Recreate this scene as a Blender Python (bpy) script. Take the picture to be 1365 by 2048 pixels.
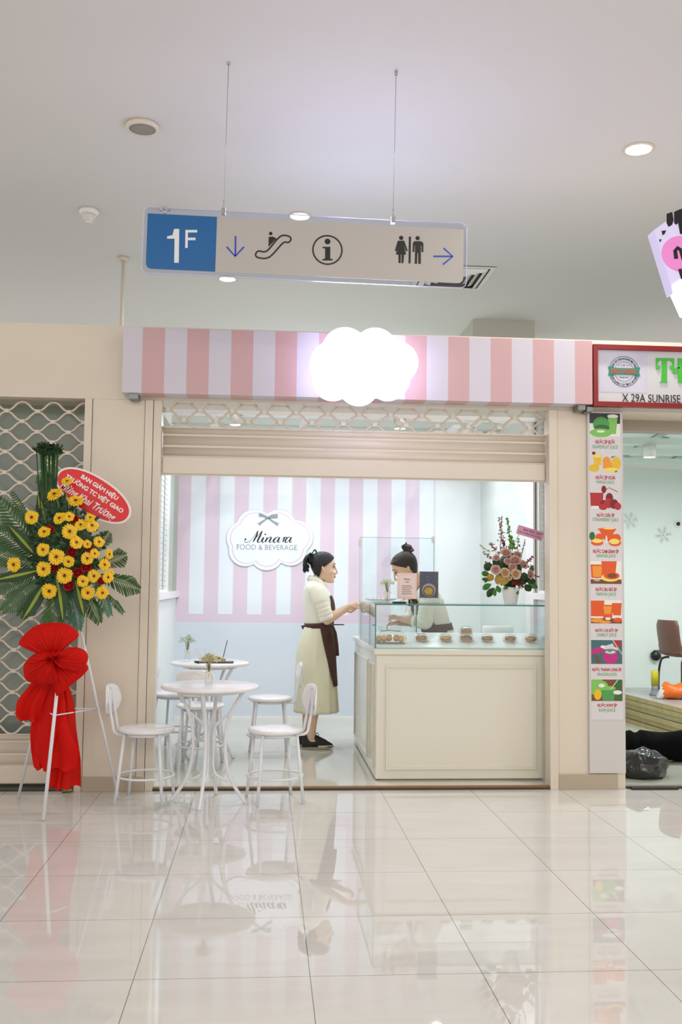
import bpy, bmesh, math, random
from mathutils import Vector, Matrix, Euler, noise
R=random.Random(7)
for o in list(bpy.data.objects): bpy.data.objects.remove(o)
S=bpy.context.scene; C=S.collection
sin,cos,pi=math.sin,math.cos,math.pi
# ---------------- camera, world, lights, exposure ----------------
F=1990.
def cam_axes(yaw=4.33,p=4.13,t=.0112):
    yaw=math.radians(yaw); p=math.radians(p)
    fw=Vector((sin(yaw)*cos(p),cos(yaw)*cos(p),sin(p))); r0=Vector((cos(yaw),-sin(yaw),0)); u0=r0.cross(fw)
    return cos(t)*r0+sin(t)*u0, -sin(t)*r0+cos(t)*u0, fw
CR,CU,CF=cam_axes(); CP=Vector((0,-6.5,1.346))
cd=bpy.data.cameras.new('camera'); cam=bpy.data.objects.new('camera',cd); C.objects.link(cam)
cd.sensor_fit='VERTICAL'; cd.sensor_height=36; cd.sensor_width=24; cd.lens=F/2048*36; cd.clip_end=100
M=Matrix((CR,CU,-CF)).transposed().to_4x4(); M.translation=CP; cam.matrix_world=M
S.camera=cam
def ray(px,py): return CF+CR*((px-682.5)/F)-CU*((py-1024)/F)
def at(px,py,Y): d=ray(px,py); return CP+d*((Y-CP.y)/d.y)
def atz(px,py,Z): d=ray(px,py); return CP+d*((Z-CP.z)/d.z)
S.view_settings.view_transform='Standard'; S.view_settings.look='None'; S.view_settings.gamma=1; S.view_settings.use_curve_mapping=False
S.view_settings.exposure=0.14
w=bpy.data.worlds.new('world'); S.world=w; w.use_nodes=True
w.node_tree.nodes['Background'].inputs[0].default_value=(1,.95,.89,1); w.node_tree.nodes['Background'].inputs[1].default_value=.93
def light(kind,name,loc,energy,color=(1,1,1),size=.2,rot=(0,0,0),sizey=None,spot=None):
    l=bpy.data.lights.new(name,kind); o=bpy.data.objects.new(name,l); C.objects.link(o); o.location=loc; o.rotation_euler=rot
    l.energy=energy; l.color=color
    if kind=='AREA':
        l.size=size
        if sizey: l.shape='RECTANGLE'; l.size_y=sizey
        else: l.shape='DISK'
    else: l.shadow_soft_size=size
    if spot: l.spot_size=spot; l.spot_blend=.6
    return o
WARM=(1,.95,.89); COOL=(.86,.92,1.0)
light('AREA','mall_ceiling_light',(1,-8.5,4.1),275,WARM,8,(math.radians(25),0,0),3)
SHOP_LAMPS=[(-.25,1.35),(1.06,1.35),(1.72,1.75),(.3,2.5),(1.6,2.6),(-.45,2.2)]
for i,(x,y) in enumerate(SHOP_LAMPS):
    light('AREA','shop_lamp_light',(x,y,2.588),(7.2,7.2,5,8.6,7.8,7)[i],COOL,.09)
light('AREA','neighbour_lamp_light',(3.37,2.0,2.46),21,(.95,1,.98),.1)
light('AREA','neighbour_rear_light',(4.5,1.6,2.5),31,(.95,1,.98),.2)
light('AREA','left_room_light',(-2.5,2.0,2.6),5,(.85,1,.95),.3)
light('AREA','downlight_light',(2.403,-.318,4.19),30,WARM,.13); light('AREA','downlight_light',(.226,1.111,4.19),14,WARM,.13)
light('AREA','downlight_light',(-.4,2.8,4.19),8,WARM,.13); light('AREA','downlight_light',(1.9,-3.2,4.19),25,WARM,.13)
light('AREA','cloud_sign_uplight',(.62,.0,3.07),5.6,(.50,.58,1.0),.6,(pi,0,0),.12)
light('AREA','rear_ceiling_fill',(.8,5.6,2.2),13,(.74,1,.93),1.5,(pi,0,0))  # added unseen uplight, brightens the ceiling behind the shops with a green tint
# ---------------- helpers ----------------
def rgb(h):
    h=h.lstrip('#'); v=[int(h[i:i+2],16)/255 for i in (0,2,4)]
    return tuple(x/12.92 if x<=.04045 else ((x+.055)/1.055)**2.4 for x in v)+(1,)
def mat(name,col,rough=.5,metal=0,spec=.5,coat=0,emit=None,es=0,var=0,vs=8,bump=0,bs=60,sheen=0,trans=0,alpha=1):
    m=bpy.data.materials.new(name); m.use_nodes=True; nt=m.node_tree; b=nt.nodes['Principled BSDF']; I=b.inputs
    c=rgb(col) if isinstance(col,str) else tuple(col)+(1,)
    I['Base Color'].default_value=c; I['Roughness'].default_value=rough; I['Metallic'].default_value=metal
    I['Specular IOR Level'].default_value=spec; I['Coat Weight'].default_value=coat; I['Coat Roughness'].default_value=.08
    I['Sheen Weight'].default_value=sheen; I['Alpha'].default_value=alpha
    if emit: I['Emission Color'].default_value=rgb(emit); I['Emission Strength'].default_value=es
    tc=nt.nodes.new('ShaderNodeTexCoord')
    if var:
        n=nt.nodes.new('ShaderNodeTexNoise'); n.inputs['Scale'].default_value=vs; n.inputs['Detail'].default_value=4
        nt.links.new(tc.outputs['Object'],n.inputs['Vector'])
        mx=nt.nodes.new('ShaderNodeMix'); mx.data_type='RGBA'
        mx.inputs[6].default_value=tuple(x*(1-var) for x in c[:3])+(1,); mx.inputs[7].default_value=tuple(min(1,x*(1+var)) for x in c[:3])+(1,)
        nt.links.new(n.outputs[0],mx.inputs[0]); nt.links.new(mx.outputs[2],I['Base Color'])
    if bump:
        n=nt.nodes.new('ShaderNodeTexNoise'); n.inputs['Scale'].default_value=bs; nt.links.new(tc.outputs['Object'],n.inputs['Vector'])
        bp=nt.nodes.new('ShaderNodeBump'); bp.inputs['Strength'].default_value=bump; bp.inputs['Distance'].default_value=.01
        nt.links.new(n.outputs[0],bp.inputs['Height']); nt.links.new(bp.outputs[0],I['Normal'])
    if trans:
        t=nt.nodes.new('ShaderNodeBsdfTranslucent'); t.inputs[0].default_value=c
        ms=nt.nodes.new('ShaderNodeMixShader'); ms.inputs[0].default_value=trans
        nt.links.new(b.outputs[0],ms.inputs[1]); nt.links.new(t.outputs[0],ms.inputs[2]); nt.links.new(ms.outputs[0],nt.nodes['Material Output'].inputs[0])
    return m
def glassmat(name,tint=(1,1,1),gloss=1.0,rough=0.0,add=0.0):
    m=bpy.data.materials.new(name); m.use_nodes=True; nt=m.node_tree; nt.nodes.remove(nt.nodes['Principled BSDF'])
    t=nt.nodes.new('ShaderNodeBsdfTransparent'); t.inputs[0].default_value=tint+(1,)
    g=nt.nodes.new('ShaderNodeBsdfGlossy'); g.inputs['Roughness'].default_value=rough
    f=nt.nodes.new('ShaderNodeLayerWeight'); f.inputs[0].default_value=.5
    pw=nt.nodes.new('ShaderNodeMath'); pw.operation='POWER'; pw.inputs[1].default_value=4; nt.links.new(f.outputs['Facing'],pw.inputs[0])
    ma=nt.nodes.new('ShaderNodeMath'); ma.operation='MULTIPLY_ADD'; ma.inputs[1].default_value=min(.9,.7*gloss); ma.inputs[2].default_value=add+.035; ma.use_clamp=True
    mx=nt.nodes.new('ShaderNodeMixShader'); nt.links.new(pw.outputs[0],ma.inputs[0]); nt.links.new(ma.outputs[0],mx.inputs[0])
    nt.links.new(t.outputs[0],mx.inputs[1]); nt.links.new(g.outputs[0],mx.inputs[2]); nt.links.new(mx.outputs[0],nt.nodes['Material Output'].inputs[0])
    return m
class MB:
    def __init__(s): s.v=[]; s.f=[]; s.m=[]; s.sm=[]
    def add(s,vs,fs,mi=0,sm=False):
        n=len(s.v); s.v+= [tuple(v) for v in vs]; s.f+=[tuple(i+n for i in f) for f in fs]; s.m+=[mi]*len(fs); s.sm+=[sm]*len(fs); return s
    def box(s,x0,x1,y0,y1,z0,z1,mi=0):
        return s.add([(x,y,z) for x in (x0,x1) for y in (y0,y1) for z in (z0,z1)],[(0,1,3,2),(4,6,7,5),(0,4,5,1),(2,3,7,6),(0,2,6,4),(1,5,7,3)],mi)
    def loft(s,rings,caps=True,closed=True,mi=0,sm=True,loop=False):
        n=len(rings[0]); vs=[p for r in rings for p in r]; fs=[]
        k=len(rings)
        for i in range(k if loop else k-1):
            for j in range(n if closed else n-1):
                a=i*n+j; b=i*n+(j+1)%n; c=((i+1)%k)*n+(j+1)%n; d=((i+1)%k)*n+j; fs.append((a,b,c,d))
        if caps and closed and not loop: fs.append(tuple(range(n-1,-1,-1))); fs.append(tuple(range((k-1)*n,k*n)))
        return s.add(vs,fs,mi,sm)
    def tube(s,pts,r,n=8,mi=0,closed=False,caps=True,flat=1.0):
        pts=[Vector(p) for p in pts]; k=len(pts); rs=r if isinstance(r,(list,tuple)) else [r]*k
        T=[]
        for i in range(k):
            if closed: t=pts[(i+1)%k]-pts[i-1]
            else: t=pts[min(i+1,k-1)]-pts[max(i-1,0)]
            T.append(t.normalized() if t.length>1e-9 else Vector((0,0,1)))
        up=Vector((0,0,1)) if abs(T[0].z)<.9 else Vector((1,0,0))
        N=(up-T[0]*up.dot(T[0])).normalized(); rings=[]
        for i in range(k):
            N=(N-T[i]*N.dot(T[i])).normalized(); B=T[i].cross(N)
            rings.append([pts[i]+N*(rs[i]*cos(2*pi*j/n))+B*(rs[i]*flat*sin(2*pi*j/n)) for j in range(n)])
        return s.loft(rings,caps,True,mi,True,closed)
    def lathe(s,prof,c=(0,0,0),n=24,mi=0,sm=True,ax=None):
        c=Vector(c); rings=[[Vector((r*cos(2*pi*j/n),r*sin(2*pi*j/n),z)) for j in range(n)] for r,z in prof]
        if ax is not None:
            q=Vector((0,0,1)).rotation_difference(Vector(ax)); rings=[[q@p for p in r] for r in rings]
        return s.loft([[c+p for p in r] for r in rings],True,True,mi,sm)
    def ell(s,c,r,n=12,m=8,mi=0,rot=None):
        c=Vector(c); rings=[]
        for i in range(m+1):
            t=pi*i/m; t=max(.02,min(pi-.02,t)); ring=[]
            for j in range(n):
                p=Vector((r[0]*sin(t)*cos(2*pi*j/n),r[1]*sin(t)*sin(2*pi*j/n),-r[2]*cos(t)))
                if rot: p=rot@p
                ring.append(c+p)
            rings.append(ring)
        return s.loft(rings,True,True,mi,True)
    def prism(s,poly,y0,y1,mi=0,sm=False):      # polygon (x,z) extruded along y
        n=len(poly); a=[(x,y0,z) for x,z in poly]; b=[(x,y1,z) for x,z in poly]
        ar=sum(poly[i][0]*poly[(i+1)%n][1]-poly[(i+1)%n][0]*poly[i][1] for i in range(n))
        if ar<0: a.reverse(); b.reverse()
        return s.add(a+b,[tuple(range(n)),tuple(range(2*n-1,n-1,-1))]+[(i,i+n,(i+1)%n+n,(i+1)%n) for i in range(n)],mi,sm)
    def ring2(s,outer,inner,y0,y1,mi=0):
        n=len(outer); vs=[(x,y,z) for y in (y0,y1) for P in (outer,inner) for x,z in P]; fs=[]
        for i in range(n):
            j=(i+1)%n; fs+=[(i,j,n+j,n+i),(2*n+i,3*n+i,3*n+j,2*n+j),(i,2*n+i,2*n+j,j),(n+i,n+j,3*n+j,3*n+i)]
        return s.add(vs,fs,mi)
    def stroke(s,pts,wd,y0,y1,mi=0,closed=False):
        k=len(pts); L=[];Rr=[]
        for i in range(k):
            a=pts[i-1] if (i or closed) else pts[0]; b=pts[(i+1)%k] if (i<k-1 or closed) else pts[-1]
            dx,dz=b[0]-a[0],b[1]-a[1]; l=math.hypot(dx,dz) or 1; h=(wd[i] if isinstance(wd,(list,tuple)) else wd)/2
            L.append((pts[i][0]-dz/l*h,pts[i][1]+dx/l*h)); Rr.append((pts[i][0]+dz/l*h,pts[i][1]-dx/l*h))
        if closed: return s.ring2(L,Rr,y0,y1,mi)
        for i in range(k-1): s.prism([L[i],L[i+1],Rr[i+1],Rr[i]],y0,y1,mi)
        return s
    def xf(s,M): s.v=[tuple(M@Vector(v)) for v in s.v]; return s
    def mesh(s,name,mats):
        me=bpy.data.meshes.new(name); me.from_pydata(s.v,[],s.f)
        for m in (mats if isinstance(mats,(list,tuple)) else [mats]): me.materials.append(m)
        me.polygons.foreach_set('material_index',s.m); me.polygons.foreach_set('use_smooth',s.sm)
        bm=bmesh.new(); bm.from_mesh(me); bmesh.ops.recalc_face_normals(bm,faces=bm.faces); bm.to_mesh(me); bm.free(); me.update(); return me
    def build(s,name,mats,parent=None,loc=None,bevel=0,world=False):
        o=bpy.data.objects.new(name,s.mesh(name,mats)); C.objects.link(o)
        if parent: o.parent=parent
        if world and parent: o.matrix_parent_inverse=parent.matrix_basis.inverted()
        if loc: o.location=loc
        if bevel:
            b=o.modifiers.new('bevel','BEVEL'); b.width=bevel; b.segments=2; b.limit_method='ANGLE'
        return o
def tag(o,label=None,cat=None,group=None,kind=None):
    for k,v in (('label',label),('category',cat),('group',group),('kind',kind)):
        if v: o[k]=v
    return o
def thing(name,label,cat,loc=(0,0,0),rz=0,group=None):
    o=bpy.data.objects.new(name,None); C.objects.link(o); o.location=loc; o.rotation_euler=(0,0,rz); o.empty_display_size=.1
    return tag(o,label,cat,group)
def copy_tree(o,parent=None):
    c=o.copy(); C.objects.link(c)
    if parent: c.parent=parent
    for ch in list(o.children): copy_tree(ch,c)
    return c
def struct(o): o['kind']='structure'; return o
_tc=bpy.data.curves.new('lettering_source','FONT'); _to=bpy.data.objects.new('lettering_source',_tc); C.objects.link(_to)
def text(mb,s,x0,x1,z0,z1,y,mi=0,bold=0.0,th=.0015,frame=None):
    """lettering fitted to a box in the XZ plane, front face at y"""
    _tc.body=s; _tc.offset=bold; _tc.resolution_u=3; bpy.context.view_layer.update()
    me=bpy.data.meshes.new_from_object(_to.evaluated_get(bpy.context.evaluated_depsgraph_get()))
    vs=[v.co.copy() for v in me.vertices]; fs=[tuple(p.vertices) for p in me.polygons]; bpy.data.meshes.remove(me)
    ax=min(v.x for v in vs);bx=max(v.x for v in vs);az=min(v.y for v in vs);bz=max(v.y for v in vs)
    out=[]
    for v in vs:
        u=(v.x-ax)/(bx-ax); t=(v.y-az)/(bz-az); p=(x0+(x1-x0)*u, z0+(z1-z0)*t)
        if frame: p=frame(*p)
        out.append((p[0],y,p[1]))
    ed={}
    for f in fs:
        for i in range(len(f)): e=(f[i],f[(i+1)%len(f)]); ed[e]=1
    n=len(out); back=[(x,yy+th,z) for x,yy,z in out]
    side=[(a,a+n,b+n,b) for (a,b) in ed if (b,a) not in ed]
    mb.add(out+back,fs+side,mi)
def circ(cx,cz,r,n=32,rz=None,a0=0,a1=2*pi): return [(cx+r*cos(a0+(a1-a0)*i/n),cz+(rz or r)*sin(a0+(a1-a0)*i/n)) for i in range(n)]
def spline(P,k=6,closed=False):
    P=[Vector(p) for p in P]; n=len(P); out=[]
    for i in range(n if closed else n-1):
        a=P[i-1] if (i>0 or closed) else P[0]; b=P[i]; c=P[(i+1)%n]; d=P[(i+2)%n] if (i+2<n or closed) else P[-1]
        for j in range(k):
            t=j/k; out.append(.5*((2*b)+(c-a)*t+(2*a-5*b+4*c-d)*t*t+(3*b-a-3*c+d)*t**3))
    if not closed: out.append(P[-1])
    return out
def rrect(x0,x1,z0,z1,r,k=6):
    o=[]
    for cx,cz,a in ((x1-r,z1-r,0),(x0+r,z1-r,pi/2),(x0+r,z0+r,pi),(x1-r,z0+r,3*pi/2)):
        o+=[(cx+r*cos(a+pi/2*i/k),cz+r*sin(a+pi/2*i/k)) for i in range(k+1)]
    return o
# ---------------- materials ----------------
WALL=mat('cream_paint','#ddd2c1',.35,var=.02,vs=3); CEIL=mat('ceiling_paint','#d9d7d6',.75,var=.01)
INW=mat('interior_white_paint','#e6ebec',.45); GRN=mat('pale_grey_paint','#c9d1cc',.6)
WHITE=mat('white_lacquer','#eeece9',.22,var=.01); WMET=mat('white_enamelled_metal','#e4e6ea',.3)
CREAM=mat('cream_slats','#dbd0c0',.28,var=.02); DARK=mat('dark_gap','#3a3532',.6); BLK=mat('black_plastic','#141416',.35)
STEEL=mat('brushed_steel','#b8b8b8',.25,metal=1); BASE=mat('beige_skirting_tile','#b5a793',.25,var=.04)
def tile_material():
    m=bpy.data.materials.new('polished_floor_tile'); m.use_nodes=True; nt=m.node_tree; b=nt.nodes['Principled BSDF']
    tc=nt.nodes.new('ShaderNodeTexCoord'); mp=nt.nodes.new('ShaderNodeMapping'); mp.inputs['Location'].default_value=(-.178,.54,0); mp.inputs['Scale'].default_value=(1/.6,1/.61,1)
    nt.links.new(tc.outputs['Object'],mp.inputs['Vector'])
    br=nt.nodes.new('ShaderNodeTexBrick'); br.offset=0; br.squash=1; I=br.inputs; I['Scale'].default_value=1; I['Brick Width'].default_value=1; I['Row Height'].default_value=1
    I['Mortar Size'].default_value=.0028; I['Mortar Smooth'].default_value=.2; I['Bias'].default_value=0
    I['Color1'].default_value=rgb('#dbd9d5'); I['Color2'].default_value=rgb('#d8d6d1'); I['Mortar'].default_value=rgb('#857a70')
    # the mapping location is applied after scaling, so shift in tile units
    mp.inputs['Location'].default_value=(-.178/.6,.54/.61,0)
    nt.links.new(mp.outputs[0],br.inputs['Vector'])
    ns=nt.nodes.new('ShaderNodeTexNoise'); ns.inputs['Scale'].default_value=1.2; ns.inputs['Detail'].default_value=6; ns.inputs['Distortion'].default_value=1.5
    mp2=nt.nodes.new('ShaderNodeMapping'); mp2.inputs['Scale'].default_value=(1,3.5,1); nt.links.new(tc.outputs['Object'],mp2.inputs['Vector']); nt.links.new(mp2.outputs[0],ns.inputs['Vector'])
    rp=nt.nodes.new('ShaderNodeValToRGB'); rp.color_ramp.elements[0].position=.3; rp.color_ramp.elements[0].color=(.93,.915,.90,1); rp.color_ramp.elements[1].position=.7; rp.color_ramp.elements[1].color=(1,1,1,1)
    mx=nt.nodes.new('ShaderNodeMix'); mx.data_type='RGBA'; mx.blend_type='MULTIPLY'; mx.inputs[0].default_value=1
    nt.links.new(ns.outputs[0],rp.inputs[0]); nt.links.new(br.outputs['Color'],mx.inputs[6]); nt.links.new(rp.outputs[0],mx.inputs[7]); nt.links.new(mx.outputs[2],b.inputs['Base Color'])
    b.inputs['Roughness'].default_value=.014; b.inputs['IOR'].default_value=1.55
    return m
def stripes_material(name,c1,c2,x0,pitch,zcut=None,c3=None,zc2=None,rough=.4):
    """vertical stripes of two printed colours; below zcut plain c1, below zc2 plain c3"""
    m=bpy.data.materials.new(name); m.use_nodes=True; nt=m.node_tree; b=nt.nodes['Principled BSDF']; b.inputs['Roughness'].default_value=rough
    tc=nt.nodes.new('ShaderNodeTexCoord'); sp=nt.nodes.new('ShaderNodeSeparateXYZ'); nt.links.new(tc.outputs['Object'],sp.inputs[0])
    def mth(op,a,bv):
        n=nt.nodes.new('ShaderNodeMath'); n.operation=op
        if isinstance(a,(int,float)): n.inputs[0].default_value=a
        else: nt.links.new(a,n.inputs[0])
        if bv is not None:
            if isinstance(bv,(int,float)): n.inputs[1].default_value=bv
            else: nt.links.new(bv,n.inputs[1])
        return n.outputs[0]
    fr=mth('FRACT',mth('DIVIDE',mth('SUBTRACT',sp.outputs[0],x0),2*pitch),None); st=mth('GREATER_THAN',fr,.5)
    if zcut is not None: st=mth('MULTIPLY',st,mth('GREATER_THAN',sp.outputs[2],zcut))
    mx=nt.nodes.new('ShaderNodeMix'); mx.data_type='RGBA'; mx.inputs[6].default_value=rgb(c1); mx.inputs[7].default_value=rgb(c2); nt.links.new(st,mx.inputs[0]); out=mx.outputs[2]
    if zc2 is not None:
        m2=nt.nodes.new('ShaderNodeMix'); m2.data_type='RGBA'; m2.inputs[6].default_value=rgb(c3); nt.links.new(out,m2.inputs[7]); nt.links.new(mth('GREATER_THAN',sp.outputs[2],zc2),m2.inputs[0]); out=m2.outputs[2]
    nt.links.new(out,b.inputs['Base Color']); return m
# ---------------- structure ----------------
TILE=tile_material()
struct(MB().box(-6,8,-10,.13,-.1,0).build('floor',TILE))
FIN=mat('shop_floor_tile','#c9c6b8',.08,var=.04,vs=2)
struct(MB().box(-.87,2.18,.14,3.45,-.1,.02).build('floor',FIN))
struct(MB().box(2.43,8,.14,3.9,-.1,.02).build('floor',mat('grey_floor_tile','#c4c8bd',.12,var=.05,vs=2)))
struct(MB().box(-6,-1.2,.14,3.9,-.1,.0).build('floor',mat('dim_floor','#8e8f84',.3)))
tr=MB(); tr.box(-.70,1.915,.1,.14,.002,.021,0).box(-.70,1.915,.094,.1001,0.001,.011,1)
struct(tr.build('trim_1',[mat('brown_threshold','#8a6238',.4,var=.15,vs=20),DARK]))
struct(MB().box(2.44,6,.103,.14,.001,.012).build('trim_2',DARK)); struct(MB().box(-6,-1.21,.103,.14,.001,.006).build('trim_3',DARK))
struct(MB().box(-6,8,-10,7.2,4.22,4.4).build('ceiling',CEIL))
struct(MB().box(-6,8,7,7.2,0,4.22).build('wall_back',GRN))
struct(MB().box(2.2,2.88,3.95,4.7,0,4.22).build('wall_column',mat('column_paint','#bfbfb0',.6)))
# header over the shop fronts
struct(MB().box(-6,8,.1,.42,2.546,3.04).build('wall_header',WALL))
struct(MB().box(2.45,8,.42,.55,2.47,2.56).build('trim_4',mat('brown_grey_housing','#a79d90',.6)))
# piers
p=MB(); p.box(-1.15,-.81,.1,.2,0,2.546).box(-1.15,-.875,.2,.5,0,2.546).box(-1.2,-1.153,.09,.5,0,2.546).box(-.807,-.755,.09,.2,0,2.546).box(-.752,-.70,.1,.22,0,2.546); struct(p.build('wall_left_pier',WALL,bevel=.002))
p=MB(); p.box(1.975,2.43,.1,.2,0,2.546).box(1.915,1.972,.09,.22,0,2.546).box(2.181,2.43,.2,.5,0,2.546); struct(p.build('wall_right_pier',WALL,bevel=.002))
struct(MB().box(-1.15,-.76,.085,.1,0,.093).build('baseboard_left',BASE,bevel=.002)); struct(MB().box(1.972,2.372,.085,.1,0,.1).build('baseboard_right',BASE,bevel=.002))
# inside of the middle shop
STR=stripes_material('striped_wall_print','#ddcbdb','#e4ebf4',-.8885,.1435,1.035,'#d5dde8',.953,.35)
struct(MB().box(-.87,1.703,3.45,3.5,0,2.8).build('wall_striped',STR)); struct(MB().box(1.703,2.2,3.46,3.52,0,3.1).build('wall_plain',INW))
struct(MB().box(-.865,1.7,3.435,3.45,.02,.035).build('baseboard_striped',WHITE))
struct(MB().box(-.97,-.87,.5,3.5,0,1.20).build('wall_inner_left',INW)); struct(MB().box(-.97,-.84,.5,3.45,1.20,1.26).build('trim_5',WHITE))
struct(MB().box(2.18,2.28,.2,1.36,0,1.24).build('wall_inner_right',INW))
struct(MB().box(2.18,2.28,1.60,3.5,0,2.8).build('wall_inner_right_rear',mat('pale_green_grey_paint','#d2dad5',.5)))
struct(MB().box(2.15,2.28,1.36,1.60,0,2.8).build('trim_6',WHITE)); struct(MB().box(2.15,2.28,.2,1.36,1.24,1.29).build('trim_7',WHITE))
def wire_window(X,y0,y1,z0,z1,name,frame):
    m=MB(); z=z0+.03
    while z<z1: m.box(X-.0018,X+.0018,y0,y1,z-.0022,z+.0022); z+=.045
    y=y0+.02
    while y<y1: m.box(X-.003,X-.0008,y-.002,y+.002,z0,z1); y+=.28
    o=struct(m.build(name,mat('wire_grey','#9fa5a6',.4,metal=.3))); f=MB()
    f.box(X-.02,X+.02,y0-.03,y0,z0-.03,z1).box(X-.02,X+.02,y1,y1+.05,z0-.03,z1).box(X-.02,X+.02,y0,y1,z0-.03,z0)
    f.build('window_frame',frame,o)
    MB().box(X+(.03 if X>0 else -.035),X+(.035 if X>0 else -.03),y0,y1,z0,z1).build('window_pane',mat('frosted_film','#dfe6e4',.5),o)
    return o
wire_window(-.88,.5,2.45,1.28,2.75,'window_1',WHITE); wire_window(2.2,.23,1.3,1.31,2.75,'window_2',WHITE)
struct(MB().box(-.885,-.865,2.52,2.95,1.26,2.75).build('trim_8',mat('green_grey_upright','#a9b5ad',.5)))
struct(MB().box(2.165,2.171,1.358,1.363,1.3,2.7).build('trim_9',DARK))
# left shop behind its gate
FILM=mat('grey_green_glass_film','#949d95',.12,var=.10,vs=1.5)
struct(MB().box(-6,-1.2,.45,.47,0,2.6).build('window_3',FILM))
# right shop
struct(MB().box(2.28,8,3.85,3.95,0,2.62).build('wall_neighbour_back',mat('pale_mint_paint','#dfe8e3',.5)))
struct(MB().box(5.2,5.3,.5,3.9,0,2.62).build('wall_neighbour_right',INW)); struct(MB().box(2.28,2.43,.5,3.85,0,2.8).build('wall_neighbour_left',INW))
m=MB()
for y in (1.2,1.97,2.6,3.3): m.box(2.43,5.2,y,y+.06,2.60,2.66)
for x in (2.7,3.3,3.9,4.5): m.add([(x,.5,2.67),(x+.06,.5,2.67),(x+.5,3.9,2.67),(x+.44,3.9,2.67),(x,.5,2.72),(x+.06,.5,2.72),(x+.5,3.9,2.72),(x+.44,3.9,2.72)],[(0,1,2,3),(4,5,6,7),(0,1,5,4),(1,2,6,5),(2,3,7,6),(3,0,4,7)])
m.box(2.43,5.2,.55,3.85,2.73,2.75)
struct(m.build('ceiling_neighbour',mat('mint_white_batten','#d6e2dc',.6)))
# beams
struct(MB().box(-.87,2.18,1.30,1.42,2.668,2.79).build('trim_10',WHITE)); struct(MB().box(-.97,2.28,2.6,2.7,2.8,2.86).build('trim_11',GRN))
struct(MB().box(-.97,-.87,.5,3.5,2.75,2.85).build('trim_12',WHITE)); struct(MB().box(2.18,2.28,.5,3.5,2.8,2.86).build('trim_13',WHITE))
pi_=MB().tube([(-1.302,2.29,2.6),(-1.302,2.29,4.22)],.016,12).lathe([(.05,4.19),(.05,4.22)],(-1.302,2.29,0),16); tag(pi_.build('ceiling_pipe',WALL),'thin cream vertical pipe rising to the ceiling above the left header','pipe')
# ---------------- rolling shutters ----------------
def grille(x0,x1,zt,zb,Y,xn,zn,rise,pitch,parent):
    """wavy rods joined by clips; a node column at x=xn on the row z=zn"""
    m=MB(); h=rise; k=0; k0=-40
    for k in range(-60,60):
        zc=zn+k*h
        if zc>zt+h*.2 or zc<zb-h*.2: continue
        n=int((x1-x0)/pitch*12)+1
        pts=[]
        for i in range(n+1):
            x=x0+(x1-x0)*i/n; ph=2*pi*(x-xn)/pitch+(pi if k%2 else 0); c_=cos(ph); w=c_*(1.18-.18*c_*c_)
            pts.append((x,Y,min(zt,max(zb,zc-(h*.5-.004)*w))))
        m.tube(pts,.0078,6)
        # clips: rod k minimum (cos=+1) meets rod k-1 maximum
        x=xn+(pitch/2 if k%2 else 0)
        x-=math.floor((x-x0)/pitch)*pitch
        while x<=x1:
            if zb<zc-h/2<zt: m.box(x-.0155,x+.0155,Y-.013,Y+.013,zc-h/2-.012,zc-h/2+.012)
            x+=pitch
    return m.build('wire_mesh',CREAM,parent)
def slat(z0,z1,x0,x1,Y,m,bul=.018):
    n=9; pr=[(Y,z0)]+[(Y-bul*sin(pi*i/n)**.7,z0+(z1-z0)*i/n) for i in range(1,n)]+[(Y,z1),(Y+.006,z1),(Y+.006,z0)]
    m.loft([[(x,y,z) for y,z in pr] for x in (x0,x1)])
t=thing('rolling_shutter','cream rolling shutter half raised over the striped shop opening, mesh on top and slats below','shutter',(.6,.2,2.07))
o=grille(-.70,1.915,2.546,2.375,.2,-.345,2.432+.034,.068,.2155,t); o.location=(-.6,-.2,-2.07)
m=MB(); 
for a,b in ((2.335,2.383),(2.258,2.330),(2.187,2.253)): slat(a,b,-.697,1.912,.2,m)
m.box(-.697,1.912,.195,.21,2.06,2.39); m.build('slat_panel',CREAM,t,(-.6,-.2,-2.07))
m=MB().box(-.697,1.912,.178,.212,2.068,2.183); m.build('bottom_bar',CREAM,t,(-.6,-.2,-2.07),bevel=.006)
t=thing('rolling_shutter','closed cream rolling gate of wavy wire mesh at the left behind the flower stand','shutter',(-3.5,.2,0))
o=grille(-3.6,-1.2,2.546,.345,.2,-1.424,2.468-.034,.0685,.203,t); o.location=(3.5,-.2,0)
m=MB()
for a,b in ((.305,.347),(.222,.300),(.148,.217)): slat(a,b,-6,-1.2,.2,m)
m.box(-6,-1.2,.196,.21,.03,.35); m.build('slat_panel',CREAM,t,(3.5,-.2,0)); MB().box(-6,-1.2,.18,.212,.034,.143).build('bottom_bar',CREAM,t,(3.5,-.2,0),bevel=.006)
l=tag(MB().tube([(-1.245,.09,.075),(-1.225,.05,.02)],.004).tube([(-1.26,.05,.012),(-1.20,.05,.018)],.012,8).build('floor_lock',mat('worn_brass','#8a7442',.4,metal=.8)),'small worn brass lock lying at the foot of the left gate by the red ribbon','lock')
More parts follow.
